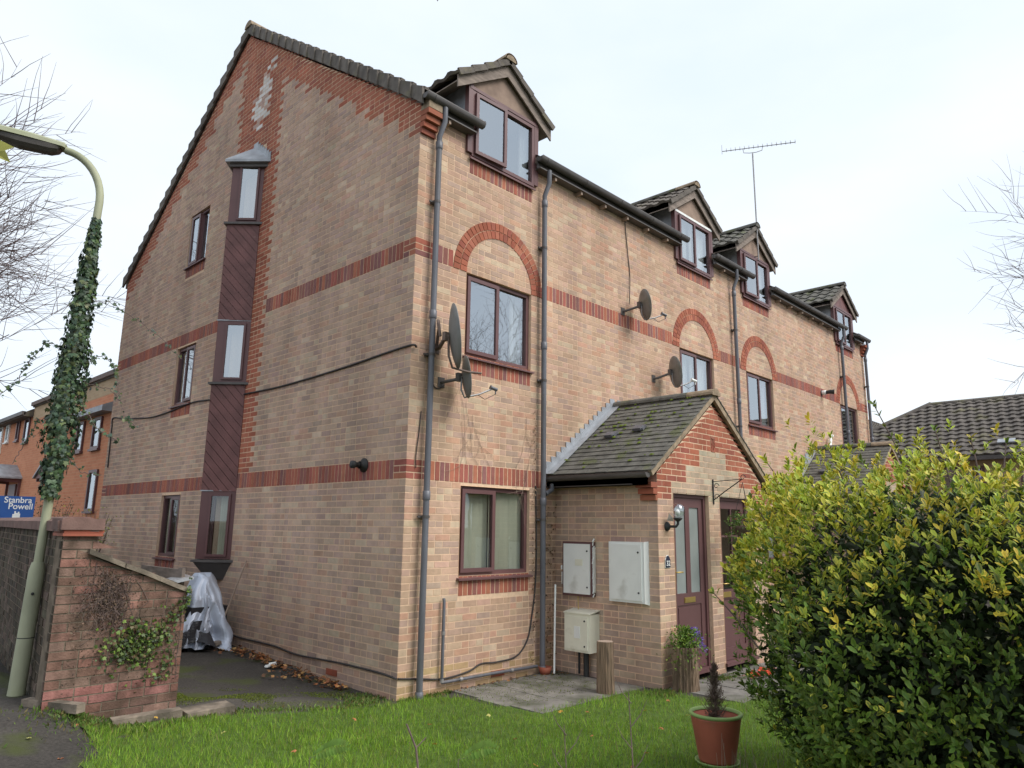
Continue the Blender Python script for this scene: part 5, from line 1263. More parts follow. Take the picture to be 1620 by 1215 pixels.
def single_leaves(idx, T, F_, mat, par, pos, ax, nr, sz, vc, name='leaf', width=1.0):
    proto = {}
    for i in idx:
        key = i % 12
        if key not in proto:
            me = bpy.data.meshes.new(name); me.from_pydata([tuple((p[0] * width, p[1], p[2])) for p in T], [], F_); a = me.attributes.new('tone', 'FLOAT_COLOR', 'POINT')
            a.data.foreach_set('color', np.concatenate([np.asarray(vc(i), float).reshape(-1, 3) * np.ones((len(T), 1)), np.ones((len(T), 1))], axis=1).astype(np.float32).ravel()); me.materials.append(mat); proto[key] = me
        A = Vector(ax[i]).normalized(); S = A.cross(Vector(nr[i])).normalized(); U_ = S.cross(A); s_ = sz[i]; p = pos[i]
        o = bpy.data.objects.new(name, proto[key]); COL.objects.link(o); o.parent = par
        o.matrix_local = Matrix(((S.x * s_, A.x * s_, U_.x * s_, p[0]), (S.y * s_, A.y * s_, U_.y * s_, p[1]), (S.z * s_, A.z * s_, U_.z * s_, p[2]), (0, 0, 0, 1)))
single_leaves(sorted(near), IT, IFc, IVYM, t, pos, ax, nr, sz, lambda i: co[i])

# creeper patches on the bin store wall
t = thing('wall_creeper', 'green ivy patch on the right half of the bin store wall', 'ivy', (0, 0, 0))
pos, ax, nr, sz, co = [], [], [], [], []
for i in range(900):
    if R.random() < .55: u_, z = R.gauss(.62, .10), R.gauss(.60, .10)
    elif R.random() < .7: s_ = R.random(); u_, z = .62 + .52 * s_ + R.gauss(0, .05), .62 + .42 * s_ * s_ + R.gauss(0, .05)
    else: u_, z = R.uniform(.75, 1.0), R.uniform(.25, .75)
    if u_ > bl + .02: u_ = bl
    p = WFw.P(u_, z, .012 + R.uniform(0, .05)); pos.append(tuple(p)); nv = bn + Vector((R.uniform(-.6, .6), R.uniform(-.6, .6), R.uniform(-.1, .8))); nr.append(tuple(nv)); ax.append((R.uniform(-1, 1), R.uniform(-1, 1), R.uniform(-1, .3))); sz.append(R.uniform(.018, .042)); co.append(jit(R.choice([(.05, .085, .02), (.08, .12, .025), (.13, .20, .03), (.035, .055, .02), (.10, .075, .03)]), .2))
scatter('foliage', IT, IFc, pos, ax, nr, sz, co, IVYM, t)
t = thing('dry_creeper_patch', 'brown dead creeper matted on the left half of the bin store wall', 'creeper', (0, 0, 0))
mb = MB(); pos, ax, nr, sz, co = [], [], [], [], []
for i in range(520):
    u_, z = R.gauss(.40, .10), R.gauss(1.02, .14)
    if z > topb(u_) - .03: continue
    p = WFw.P(u_, z, .008); q = p + bu * R.gauss(0, .05) + Vector((0, 0, R.gauss(-.04, .05))) + bn * R.uniform(.0, .035); mb.tube([p, lerp(p, q, .5) + bn * .012, q], R.uniform(.001, .0025), 3, cap=False)
for k in range(9):
    u_ = R.uniform(.25, 1.15); z = topb(u_) - .05; P_ = [WFw.P(u_, z, .01)]
    for j in range(9): u_ = min(u_ + R.uniform(-.05, .05), bl - .03); z -= R.uniform(.04, .1); P_.append(WFw.P(u_, z, .010))
    mb.tube(P_, .003, 3, cap=False)
mb.build('stems', TWIG, t, kind='stuff')
for i in range(1300):
    if R.random() < .6: u_, z = R.gauss(.40, .10), R.gauss(1.02, .15)
    else: u_, z = R.uniform(.1, bl - .02), R.uniform(.25, 1.4)
    if z > topb(u_) - .03: continue
    p = WFw.P(u_, z, .01 + R.uniform(0, .03)); pos.append(tuple(p)); nr.append(tuple(bn + Vector(unit(1)[0]) * .5)); ax.append(tuple(unit(1)[0])); sz.append(R.uniform(.012, .032)); co.append(jit(R.choice([(.13, .085, .06), (.17, .11, .075), (.09, .06, .045)]), .2))
scatter('dead_leaves', SIMPLE, SF, pos, ax, nr, sz, co, DRYL, t)

# ------------------------------------------------------------------ silver sheet over a barbecue, broom, litter in the side yard
t = thing('tarpaulin', 'crumpled silver sheet draped over something under the bay window', 'tarpaulin', (-.42, 3.95, gz(-.42, 3.95)))
mb = MB(); n, K = 120, 26; vs = []
for k in range(K + 1):
    q = k / K; z = .93 * (1 - q) ** 1.0 + .0
    for j in range(n):
        a = 2 * math.pi * j / n
        base = .13 + .36 * q ** .75
        sx = base * (1 + .0 * q); fold = (.13 * math.sin(5 * a + .6) + .06 * math.sin(8 * a + 2 + q * 2) + .02 * math.sin(13 * a + 3 * q)) * q ** .6
        cr_ = mnoise.noise(Vector((math.cos(a) * 3, math.sin(a) * 3, z * 3.5))); fold += (.09 * (1 - abs(cr_) * 3)) * q ** .8 - .02
        r = base * (1 + fold * 1.6); zz = z + (.05 * math.sin(3 * a + 1) + .04 * math.sin(7 * a)) * q * (1 if q < .98 else .6) + .03
        vs.append((r * math.cos(a) * .82 + .02 * math.sin(13 * q + a * 2), r * math.sin(a) * 1.15 + .06 * q, zz + .03 * math.cos(a * 2) * (1 - q) * 3 * .3))
mb.add(vs, [(i * n + (j + 1) % n, i * n + j, (i + 1) * n + j, (i + 1) * n + (j + 1) % n) for i in range(K) for j in range(n)], None, False)
mb.add([vs[j] for j in range(n)] + [(0, 0, .99)], [(j, (j + 1) % n, n) for j in range(n)], None, False)
mb.build('sheet', SILVER, t)
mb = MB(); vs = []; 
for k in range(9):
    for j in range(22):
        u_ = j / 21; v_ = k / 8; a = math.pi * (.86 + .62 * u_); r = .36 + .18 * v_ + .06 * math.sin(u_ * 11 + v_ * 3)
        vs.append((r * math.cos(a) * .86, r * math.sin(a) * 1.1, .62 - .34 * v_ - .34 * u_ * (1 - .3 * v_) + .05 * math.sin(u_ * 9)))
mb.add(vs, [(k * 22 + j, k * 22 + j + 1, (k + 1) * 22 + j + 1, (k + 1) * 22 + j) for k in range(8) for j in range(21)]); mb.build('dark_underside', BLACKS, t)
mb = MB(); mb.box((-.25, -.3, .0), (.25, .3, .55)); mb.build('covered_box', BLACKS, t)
t = thing('broom', 'old wooden broom leaning on the gable beside the silver sheet', 'broom', (-.33, 3.62, gz(-.3, 3.6)))
mb = MB(); mb.tube([(0, 0, .09), (.30, -.12, 1.16)], .012, 8); mb.build('handle', WOODP, t)
mb = MB(); mb.obox((-.05, -.16, .06), (.08, .0, .02), (-.02, .30, 0), (-.01, 0, .04)); mb.build('head', WOODG, t)
mb = MB()
for i in range(60):
    y = R.uniform(-.15, .13); x = R.uniform(-.05, .02); mb.tube([(x, y, .065), (x - .02 + R.uniform(-.02, .02), y + R.uniform(-.02, .02), .0)], .003, 3)
mb.build('bristles', DEAD, t, kind='stuff')
t = thing('board', 'weathered wooden board standing behind the bin store', 'board', (-1.05, 3.2, gz(-1, 3.2)))
mb = MB(); mb.box((-.02, -.1, 0), (.02, .02, 1.12)); mb.box((-.02, .025, .95), (.02, 1.3, 1.10)); mb.build('planks', WOODG, t)
t = thing('glass_pane', 'pale greenish sheet of glass lying behind the bin store roof', 'glass', (-1.25, 2.95, .92))
mb = MB(); mb.obox((0, 0, 0), (.1, .5, 0), (.25, -.05, .05), (0, 0, .035)); mb.build('sheet', PORC, t)

LG = [(0, 0, 0), (-.35, .2, .08), (-.5, .55, .0), (-.18, .62, .1), (0, 1, .05), (.2, .6, .12), (.5, .5, .02), (.33, .18, .1), (0, .4, -.02)]
LGF = [(i, (i + 1) % 8, 8)[::-1] for i in range(8)]
pos, ax, nr, sz, co = [], [], [], [], []
for i in range(330):
    s_ = R.random(); y = 3.35 - 2.6 * s_; x = -.06 - abs(R.gauss(0, .13 + .04 * math.sin(s_ * 12))); pos.append((x - .02, y, gz(x, y) + .012 + R.uniform(0, .04))); ax.append((R.uniform(-1, 1), R.uniform(-1, 1), R.uniform(-.2, .4))); nr.append((R.uniform(-.6, .6), R.uniform(-.6, .6), 1)); sz.append(R.uniform(.03, .07)); co.append(jit(R.choice([(.35, .14, .05), (.26, .11, .05), (.16, .08, .05), (.45, .25, .10)]), .2))
for i in range(110):
    x = R.uniform(.3, 2.5); y = -R.uniform(.02, .14) - (.0 if x < 2 else R.uniform(0, .2)); pos.append((x, y, gz(x, y) + .012)); ax.append((R.uniform(-1, 1), R.uniform(-1, 1), R.uniform(-.2, .4))); nr.append((R.uniform(-.6, .6), R.uniform(-.6, .6), 1)); sz.append(R.uniform(.02, .05)); co.append(jit(R.choice([(.30, .14, .06), (.2, .12, .06), (.12, .08, .05)]), .2))
scatter('leaf_litter', LG, LGF, pos, ax, nr, sz, co, DRYL, None, 'stuff')
t = thing('litter', 'small crumpled white wrapper among the brown leaves by the gable', 'litter', (-.32, 2.15, gz(-.3, 2.1) + .02))
mb = MB(); mb.obox((0, 0, 0), (.1, .02, .01), (-.01, .06, .0), (.01, 0, .02)); mb.obox((.03, .01, .015), (.08, -.03, .01), (.02, .05, .02), (0, 0, .008)); mb.build('paper', WHITE, t)
# stones edging the bin store
for (x, y, l, w_, r_) in ((-2.62, .40, .55, .12, -.12), (-2.05, .28, .42, .22, -.05), (-3.17, .92, .62, .08, -1.15)):
    t = MB(); t.obox((0, 0, -.03), (l, 0, 0), (0, w_, 0), (0, 0, .07)); lab = {-.12: 'rough mossy kerb stone in front of the bin store wall', -.05: 'flat rough stone slab at the right foot of the bin store', -1.15: 'narrow tilted kerb stone between lamp post and bin store'}[r_]
    tag(t.build('kerb_stone', CONC, None, (x, y, gz(x, y)), None, (0.03, -.02, r_)), lab, 'stone')

# ------------------------------------------------------------------ hedge bush: variegated evergreen with rosettes of leaves
HC = Vector((.64, -5.18, .90)); HR = (1.42, 1.42, 1.26)
t = thing('hedge_bush', 'large rounded evergreen bush with yellow-edged leaves on top, right foreground', 'bush', (0, 0, 0))
GRN = [(.065, .125, .022), (.085, .165, .025), (.05, .10, .02), (.11, .20, .03), (.075, .145, .025)]
YEL = [(.62, .58, .06), (.70, .64, .09), (.50, .56, .06), (.72, .55, .06), (.46, .54, .06)]
pos, ax, nr, sz, vc, vis = [], [], [], [], [], []
tocam = (CAM - HC); tocam.z = 0; tocam.normalize()
stems = MB()
def rosette(P, D, n, s_, yel):
    D = Vector(D).normalized(); A = D.orthogonal().normalized(); B_ = D.cross(A); g0 = R.choice(GRN); y0 = R.choice(YEL)
    for k in range(n):
        a = k * 2.4 + R.uniform(-.3, .3); op = R.uniform(.35, 1.15); rd = A * math.cos(a) + B_ * math.sin(a); l = D * (1 - op * .45) + rd * op
        nrm_ = D - rd * .2; base = P - D * (.012 * (k % 4)) * 1.4
        pos.append(tuple(base + rd * .004)); ax.append(tuple(l)); nr.append(tuple(nrm_)); sz.append(s_ * R.uniform(.5, 1.2))
        g_ = jit(g0, .15); y_ = jit(y0, .12)
        if yel > R.random():
            full = R.random() < .45
            c = [y_ if full else lerp_c(g_, y_, .35), lerp_c(g_, y_, .75) if full else g_, lerp_c(g_, y_, .75) if full else g_, y_, y_, y_, y_, y_]
        else:
            e_ = lerp_c(g_, y_, .14 + .3 * yel * R.random()); c = [g_, g_, g_, e_, e_, e_, e_, e_]
        vc.append(c); vis.append((P - CAM).length)
def lerp_c(a, b, t): return tuple(a[i] + (b[i] - a[i]) * t for i in range(3))
def hrad(th, v):   # radius factor, lumpy
    return 1 + .05 * math.sin(3 * th + 1.7 * v) + .045 * math.sin(7 * th + 4 * v + 1) + .035 * math.sin(11 * v + 5 * th)
for i in range(11500):
    th = R.uniform(0, 2 * math.pi); v = R.uniform(-1, 1)
    d0 = Vector((math.cos(th), math.sin(th), 0))
    if d0.dot(tocam) < -.15 and R.random() < .65: continue
    ph = math.asin(v); cz = abs(math.cos(ph)) ** .5 * (1 - .22 * sm(0, 1, (.15 - v) / .95)); szv = math.copysign(abs(math.sin(ph)) ** .78, v)
    nz = mnoise.noise(Vector((math.cos(th) * 3.2, math.sin(th) * 3.2, v * 3.4))) + .5 * mnoise.noise(Vector((math.cos(th) * 8, math.sin(th) * 8, v * 8)))
    if nz < -.36 and R.random() < .7: continue
    q = hrad(th, v) * (1 + .13 * nz) * (1 - .24 * R.random() ** 2.4)
    N_ = Vector((math.cos(th) * max(cz, .05), math.sin(th) * max(cz, .05), szv * 1.1)).normalized()
    P = HC + Vector((HR[0] * cz * math.cos(th) * q, HR[1] * cz * math.sin(th) * q, HR[2] * szv * q))
    if P.z < .02: continue
    D = N_ * .75 + Vector((0, 0, .75)) + Vector(unit(1)[0]) * .35
    yl = sm(1.0, 1.7, P.z + R.gauss(0, .14)) * 1.0 * (1 if q > .9 else .3) + .05
    if R.random() < .12 and P.z > 1.7: P = P + N_ * .06 + Vector((0, 0, R.uniform(.03, .12)))
    rosette(P, D, R.choice((6, 7, 8)), R.uniform(.042, .060), yl)
def shoot(P0, P1, n, yel, s_=.055):
    P0, P1 = Vector(P0), Vector(P1); stems.tube([P0, lerp(P0, P1, .5) + Vector((.01, 0, .01)), P1], [.006, .005, .003], 5)
    for k in range(n):
        q = lerp(P0, P1, .25 + .75 * k / n); d = (P1 - P0).normalized(); rd = Vector(unit(1)[0]); rd = (rd - d * rd.dot(d)).normalized()
        for s2 in (1, -1):
            pos.append(tuple(q)); ax.append(tuple(d * .8 + rd * .8 * s2)); nr.append(tuple(d - rd * s2 * .5)); sz.append(s_ * R.uniform(.7, 1.1)); g_ = jit(R.choice(GRN), .15); y_ = R.choice(YEL); e_ = lerp_c(g_, y_, yel); vc.append([g_, g_, g_, e_, e_, e_, e_, e_])
    rosette(P1, P1 - P0, 6, s_, yel)
HL = -CR
def hp(px_r, z, back=0.0): v = HC - tocam * back + Vector((CR.x, CR.y, 0)).normalized() * px_r; return (v.x, v.y, z)
shoot(hp(-.30, 2.0), hp(-.52, 2.52), 5, .25); shoot(hp(-.05, 2.0), hp(-.12, 2.36), 3, .35); shoot(hp(-1.05, 1.75), hp(-1.28, 2.12), 2, .7); shoot(hp(-1.25, 1.6), hp(-1.40, 1.88), 2, .6)
shoot(hp(.15, 2.0), hp(.12, 2.30), 2, .5); shoot(hp(.3, 2.0), hp(.36, 2.28), 2, .6); shoot(hp(-1.35, .95, -.2), hp(-1.62, 1.28, -.2), 3, .4); shoot(hp(-.75, 1.95), hp(-.86, 2.22), 2, .8); shoot(hp(.6, 1.95), hp(.66, 2.2), 2, .5)
# limbs inside
for i in range(46):
    th = R.uniform(0, 6.283); r_ = R.uniform(.4, 1.15); z1 = R.uniform(.7, 1.9)
    b0 = HC + Vector((R.uniform(-.2, .2), R.uniform(-.2, .2), -HC.z - .1)); b1 = HC + Vector((math.cos(th) * r_, math.sin(th) * r_, z1 - HC.z))
    stems.tube([b0, lerp(b0, b1, .4) + Vector((math.cos(th) * .1, math.sin(th) * .1, .05)), b1], [.018, .011, .004], 5)
stems.build('branches', TWIG, t)
# dense inner leaves, coloured near black to paint in the shade inside the bush
ip, ia, inn_, is_, ic = [], [], [], [], []
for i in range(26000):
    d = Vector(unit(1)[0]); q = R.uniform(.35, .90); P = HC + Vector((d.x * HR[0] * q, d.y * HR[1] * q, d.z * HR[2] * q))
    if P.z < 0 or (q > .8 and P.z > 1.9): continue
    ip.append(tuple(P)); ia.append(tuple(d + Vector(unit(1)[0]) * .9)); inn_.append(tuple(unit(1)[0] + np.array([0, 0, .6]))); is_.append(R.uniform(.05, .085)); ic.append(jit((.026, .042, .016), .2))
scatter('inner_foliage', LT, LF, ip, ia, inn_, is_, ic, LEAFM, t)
dist = [(Vector(p) - CAM).length - (Vector(p) - HC).length * .2 for p in pos]; o_ = sorted(range(len(pos)), key=lambda i: dist[i]); near = set(o_[:298]); far = [i for i in range(len(pos)) if i not in near]
scatter('leaves', LT, LF, [pos[i] for i in far], [ax[i] for i in far], [nr[i] for i in far], [sz[i] for i in far], None, LEAFM, t, vcols=np.array([vc[i] for i in far]), width=.86)
single_leaves(sorted(near), LT, LF, LEAFM, t, pos, ax, nr, sz, lambda i: np.array(vc[i]).ravel(), width=.86)

# ------------------------------------------------------------------ grass
GT = [(-.045, 0, 0), (.045, 0, 0), (.03, .55, .06), (0, 1, .22), (-.03, .55, .06)]
GF = [(0, 1, 2, 4), (4, 2, 3)]
n = 0; P_, A_, N_, S_, C_ = [], [], [], [], []
pts = NR.uniform([-3.3, -5.6], [5.2, .2], size=(330000, 2))
Gc = np.array([(.18, .32, .03), (.23, .40, .04), (.15, .27, .028), (.30, .44, .06), (.25, .31, .05)])
for x, y in pts:
    zc = (x - CAM.x) * CF.x + (y - CAM.y) * CF.y
    if zc < 3.0 or not inpoly(x + R.gauss(0, .03), y + R.gauss(0, .03)): continue
    if R.random() > min(1, (4.2 / zc) ** 1.3): continue
    if (x - HC.x) ** 2 + (y - HC.y) ** 2 < 1.0: continue
    P_.append((x, y, gz(x, y) + .002))
    if len(P_) > 105000: break
n = len(P_); P_ = np.array(P_)
ed = np.array([1.0] * n)
A_ = NR.normal(0, .33, (n, 3)); A_[:, 2] = 1.0; N_ = NR.normal(size=(n, 3)); N_[:, 2] = 0
pt = np.sin(P_[:, 0] * 2.1 + 1) * np.cos(P_[:, 1] * 2.7) * .5 + np.sin(P_[:, 0] * 5.3 + P_[:, 1] * 4.1) * .3
S_ = np.clip(NR.normal(.047, .013, n) * (1 + .25 * pt), .02, .10)
C_ = Gc[NR.randint(0, 5, n)] * NR.uniform(.75, 1.25, (n, 1)) * (1 + .15 * pt[:, None]); dry = NR.uniform(0, 1, n) < .05; C_[dry] = (.28, .25, .10)
scatter('grass', GT, GF, P_, A_, N_, S_, C_, GRASSM, None, 'stuff')
# moss and little weeds at the edges of the asphalt yard
P_, A_, N_, S_, C_ = [], [], [], [], []
for i in range(5200):
    k = R.random()
    if k < .35: x, y = R.gauss(-2.75, .22), R.gauss(.45, .18)
    elif k < .55: x, y = R.uniform(-2.6, -.2), .0; y = .30 + .12 * math.sin(x * 3) + abs(R.gauss(0, .10)) - .16
    elif k < .72: x, y = R.gauss(-.22, .12), R.gauss(.25, .14)
    elif k < .8: x, y = R.uniform(.0, .7), R.uniform(-.12, -.02)
    elif k < .9: x, y = R.gauss(2.35, .12), R.gauss(-1.72, .08)
    else: x, y = R.gauss(3.62, .12), R.gauss(-1.78, .06)
    P_.append((x, y, gz(x, y))); A_.append((R.gauss(0, .6), R.gauss(0, .6), 1)); N_.append(tuple(unit(1)[0])); S_.append(R.uniform(.015, .05)); C_.append(jit(R.choice([(.09, .17, .025), (.12, .20, .04), (.16, .22, .06), (.2, .17, .06)]), .2))
scatter('weeds', SIMPLE, SF, P_, A_, N_, S_, C_, GRASSM, None, 'stuff', width=.7)
P_, A_, N_, S_, C_ = [], [], [], [], []
for i in range(16000):
    s0 = R.random(); x = -2.0 + 1.9 * s0 + R.gauss(0, .12); y = 1.25 - .75 * s0 ** 1.5 + R.gauss(0, .20)
    if mnoise.noise(Vector((x * 2.4, y * 3.5, 3))) < -.02: continue
    if i % 6 == 0: x, y = R.uniform(.75, 2.4), R.uniform(-1.1, -.1); 
    P_.append((x, y, gz(x, y) + (.016 if x > .6 else .001))); A_.append((R.gauss(0, 1), R.gauss(0, 1), .8)); N_.append(tuple(unit(1)[0])); S_.append(R.uniform(.006, .018)); C_.append(jit(R.choice([(.14, .19, .02), (.18, .22, .03), (.10, .13, .02)]), .2))
scatter('ground_moss', SIMPLE, SF, P_, A_, N_, S_, C_, GRASSM, None, 'stuff')
# fallen leaves on the lawn
lc = [((.50, .30, .06), 'yellow'), ((.38, .17, .06), 'brown'), ((.50, .19, .08), 'orange'), ((.45, .42, .14), 'pale')]
spots = [(.96, -1.75), (1.45, -2.1), (.2, -1.2), (-.45, -1.05), (-.2, -1.9), (-.85, -1.6), (-1.3, -1.2), (.35, -2.3), (1.0, -2.6), (-.6, -2.5), (-1.5, -2.2), (-1.9, -1.3), (-.1, -3.0), (.75, -1.6), (1.6, -2.5), (-1.0, -3.0), (-1.7, -2.9), (.3, -2.9), (-2.1, -.5), (-.9, -.6), (2.0, -2.0), (-2.3, .35), (-3.3, .1), (-3.2, -.3), (-2.95, .2)]
for i, (x, y) in enumerate(spots):
    c, nm = lc[(i * 3 + 1) % 4]; mb = MB(); a = R.uniform(0, 6.28); s_ = R.uniform(.035, .06); ca, sa = math.cos(a) * s_, math.sin(a) * s_
    mb.add([(p[0] * ca - p[1] * sa, p[0] * sa + p[1] * ca, p[2] * s_ * 1.6) for p in LG], LGF, jit(c, .1))
    tag(mb.build('fallen_leaf', DRYL, None, (x, y, gz(x, y) + (.045 if inpoly(x, y) else .012)), None, (R.uniform(-.4, .4), R.uniform(-.4, .4), 0)), 'small dry autumn leaf lying on the grass of the front lawn' if inpoly(x, y) else 'small dry autumn leaf on the asphalt left of the lawn', 'leaf', 'fallen leaves on the lawn' if inpoly(x, y) else 'fallen leaves on the asphalt')

# ------------------------------------------------------------------ foreground twigs
def twig_plant(label, x, y, stems_, name='sapling', mat=TWIG, leaves=None):
    t = thing(name, label, 'plant', (x, y, gz(x, y))); 
    for P, r_ in stems_:
        mb = MB(); mb.tube(P, r_, 6); b = mb.build('stem', mat, t)
    if leaves:
        po, a_, n_, s_, c_ = leaves; scatter('leaflets', LT, LF, po, a_, n_, s_, c_, LEAFM, t)
    return t
twig_plant('thick bare cut twig in the foreground left of the two thin saplings', -2.72, -3.72, [([(0, 0, 0), (0, 0, .5), (-.02, .02, .70), (-.055, .05, .80)], [.007, .006, .005, .004]), ([(-.02, .02, .70), (.02, 0, .74)], .003)])
for k, (x, y, h, lab) in enumerate(((-2.27, -4.18, .80, 'thin bare sapling in the foreground, left one of a pair'), (-2.08, -4.40, .95, 'tallest thin bare sapling in the foreground, right one of a pair'))):
    st = [([(0, 0, 0), (.01, 0, h * .6), (-.005, .01, h)], [.005, .004, .002])]
    for j in range(5):
        z = h * (.55 + .1 * j); s_ = 1 if j % 2 else -1; st.append(([(0, 0, z), (.03 * s_, -.03 * s_, z + .05), (.05 * s_, -.05 * s_, z + .11)], [.0025, .002, .001]))
    twig_plant(lab, x, y, st)
for (x, y, h, lab) in ((-3.06, -3.38, .66, 'pale green feathery leaves at the bottom edge, left'), (-2.60, -3.85, .66, 'pale green feathery leaves at the bottom edge beside the cut twig')):
    po, a_, n_, s_, c_ = [], [], [], [], []
    for j in range(13):
        q = Vector((-.02 + .010 * j, -.010 * j, h + .05 * math.sin(j * .17)))
        for s2 in (-1, 1): po.append(tuple(q)); a_.append((.35, -.35, s2 * .9)); n_.append((-.7, -.7, R.uniform(0, .5))); s_.append(.042 * math.sin(.35 + 2.6 * j / 13)); c_.append(jit((.16, .27, .05), .15))
    twig_plant(lab, x, y, [([(0, 0, 0), (-.01, 0, h * .6), (-.02, 0, h), (.10, -.1, h + .03)], [.004, .003, .002, .001])], 'seedling', TWIG, (po, a_, n_, s_, c_))
# dry stalks in front of the pot
mb = MB()
for i in range(26):
    x, y = R.gauss(.40, .16), R.gauss(-3.72, .12); h = R.uniform(.08, .32); z = gz(x, y); mb.tube([(x, y, z), (x + R.uniform(-.05, .05), y + R.uniform(-.05, .05), z + h)], [.0025, .0012], 3, cap=False)
mb.build('dry_stalks', WOODP, kind='stuff')

# leaves hanging close to the camera from an overhead tree
def hang(label, tip, size, d, nrm_, col, T=LG, F_=LGF, tw=None):
    t = thing('hanging_leaf', label, 'leaf', tip); d = Vector(d).normalized(); S = d.cross(Vector(nrm_)).normalized(); U_ = S.cross(d)
    mb = MB(); mb.add([(S * p[0] + d * (p[1] - 1) + U_ * p[2]) * size for p in T], F_, col); mb.build('blade', DRYL, t)
    mb = MB(); mb.tube([tuple(-d * size), tuple(-d * size * 1.8 + Vector((.01, 0, .03))), tuple(-d * size * 1.8 + Vector(tw or (.05, .05, .8)))], [.0012, .0015, .004], 5); mb.build('twig', TWIG, t)
hang('brown pointed leaf tip hanging at the top edge of the view', (-4.135, -5.385, 2.712), .06, (.1, .1, -1), (-.7, -.7, 0), (.14, .13, .09))
hang('yellow-green lobed leaf hanging at the left edge below the lamp head', (-4.69, -4.70, 2.38), .075, (.55, -.45, -.5), (-.3, -.9, .3), (.26, .26, .06), tw=(-.5, .5, .3))

# ------------------------------------------------------------------ neighbours
def far_brick(name, c1, c2, mo, sx=4.4):
    m = bpy.data.materials.new(name); m.use_nodes = True; n = m.node_tree.nodes; L = m.node_tree.links; b = n['Principled BSDF']; b.inputs['Roughness'].default_value = .9
    co = n.new('ShaderNodeTexCoord'); sp = n.new('ShaderNodeSeparateXYZ'); ad = n.new('ShaderNodeMath'); cb = n.new('ShaderNodeCombineXYZ')
    L.new(co.outputs['Object'], sp.inputs[0]); L.new(sp.outputs[0], ad.inputs[0]); L.new(sp.outputs[1], ad.inputs[1]); L.new(ad.outputs[0], cb.inputs[0]); L.new(sp.outputs[2], cb.inputs[1])
    t_ = n.new('ShaderNodeTexBrick'); t_.inputs['Scale'].default_value = sx; t_.inputs['Color1'].default_value = (*c1, 1); t_.inputs['Color2'].default_value = (*c2, 1); t_.inputs['Mortar'].default_value = (*mo, 1); t_.inputs['Mortar Size'].default_value = .018
    t_.inputs['Brick Width'].default_value = .99; t_.inputs['Row Height'].default_value = .33; L.new(cb.outputs[0], t_.inputs['Vector']); L.new(t_.outputs['Color'], b.inputs['Base Color']); return m
ORB = far_brick('far_red_brick', (.62, .25, .13), (.55, .20, .10), (.58, .34, .2)); CRB = far_brick('far_cream_brick', (.50, .36, .22), (.44, .30, .18), (.5, .38, .26))
def twin(par, fr, u, z, w_, h, mat=UPVC, pane=GLASSU):
    mb = MB(); t = .06
    def bx(a0, a1, b0, b1, d0, d1): mb.obox(fr.P(a0, b0, d0), fr.u * (a1 - a0), fr.z * (b1 - b0), fr.n * (d1 - d0))
    bx(u, u + t, z, z + h, 0, .05); bx(u + w_ - t, u + w_, z, z + h, 0, .05); bx(u + t, u + w_ - t, z, z + t, 0, .05); bx(u + t, u + w_ - t, z + h - t, z + h, 0, .05)
    if w_ > .7: bx(u + w_ / 2 - t / 2, u + w_ / 2 + t / 2, z + t, z + h - t, 0, .05)
    bx(u - .04, u + w_ + .04, z - .05, z, 0, .08)
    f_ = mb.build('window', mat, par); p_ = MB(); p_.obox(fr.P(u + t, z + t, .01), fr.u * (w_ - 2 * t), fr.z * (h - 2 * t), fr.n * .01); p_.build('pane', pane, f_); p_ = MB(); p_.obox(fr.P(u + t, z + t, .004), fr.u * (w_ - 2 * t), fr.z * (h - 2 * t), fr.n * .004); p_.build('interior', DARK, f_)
TFr = Frame((1.0, 0, 0), (0, 1, 0), (-1, 0, 0))
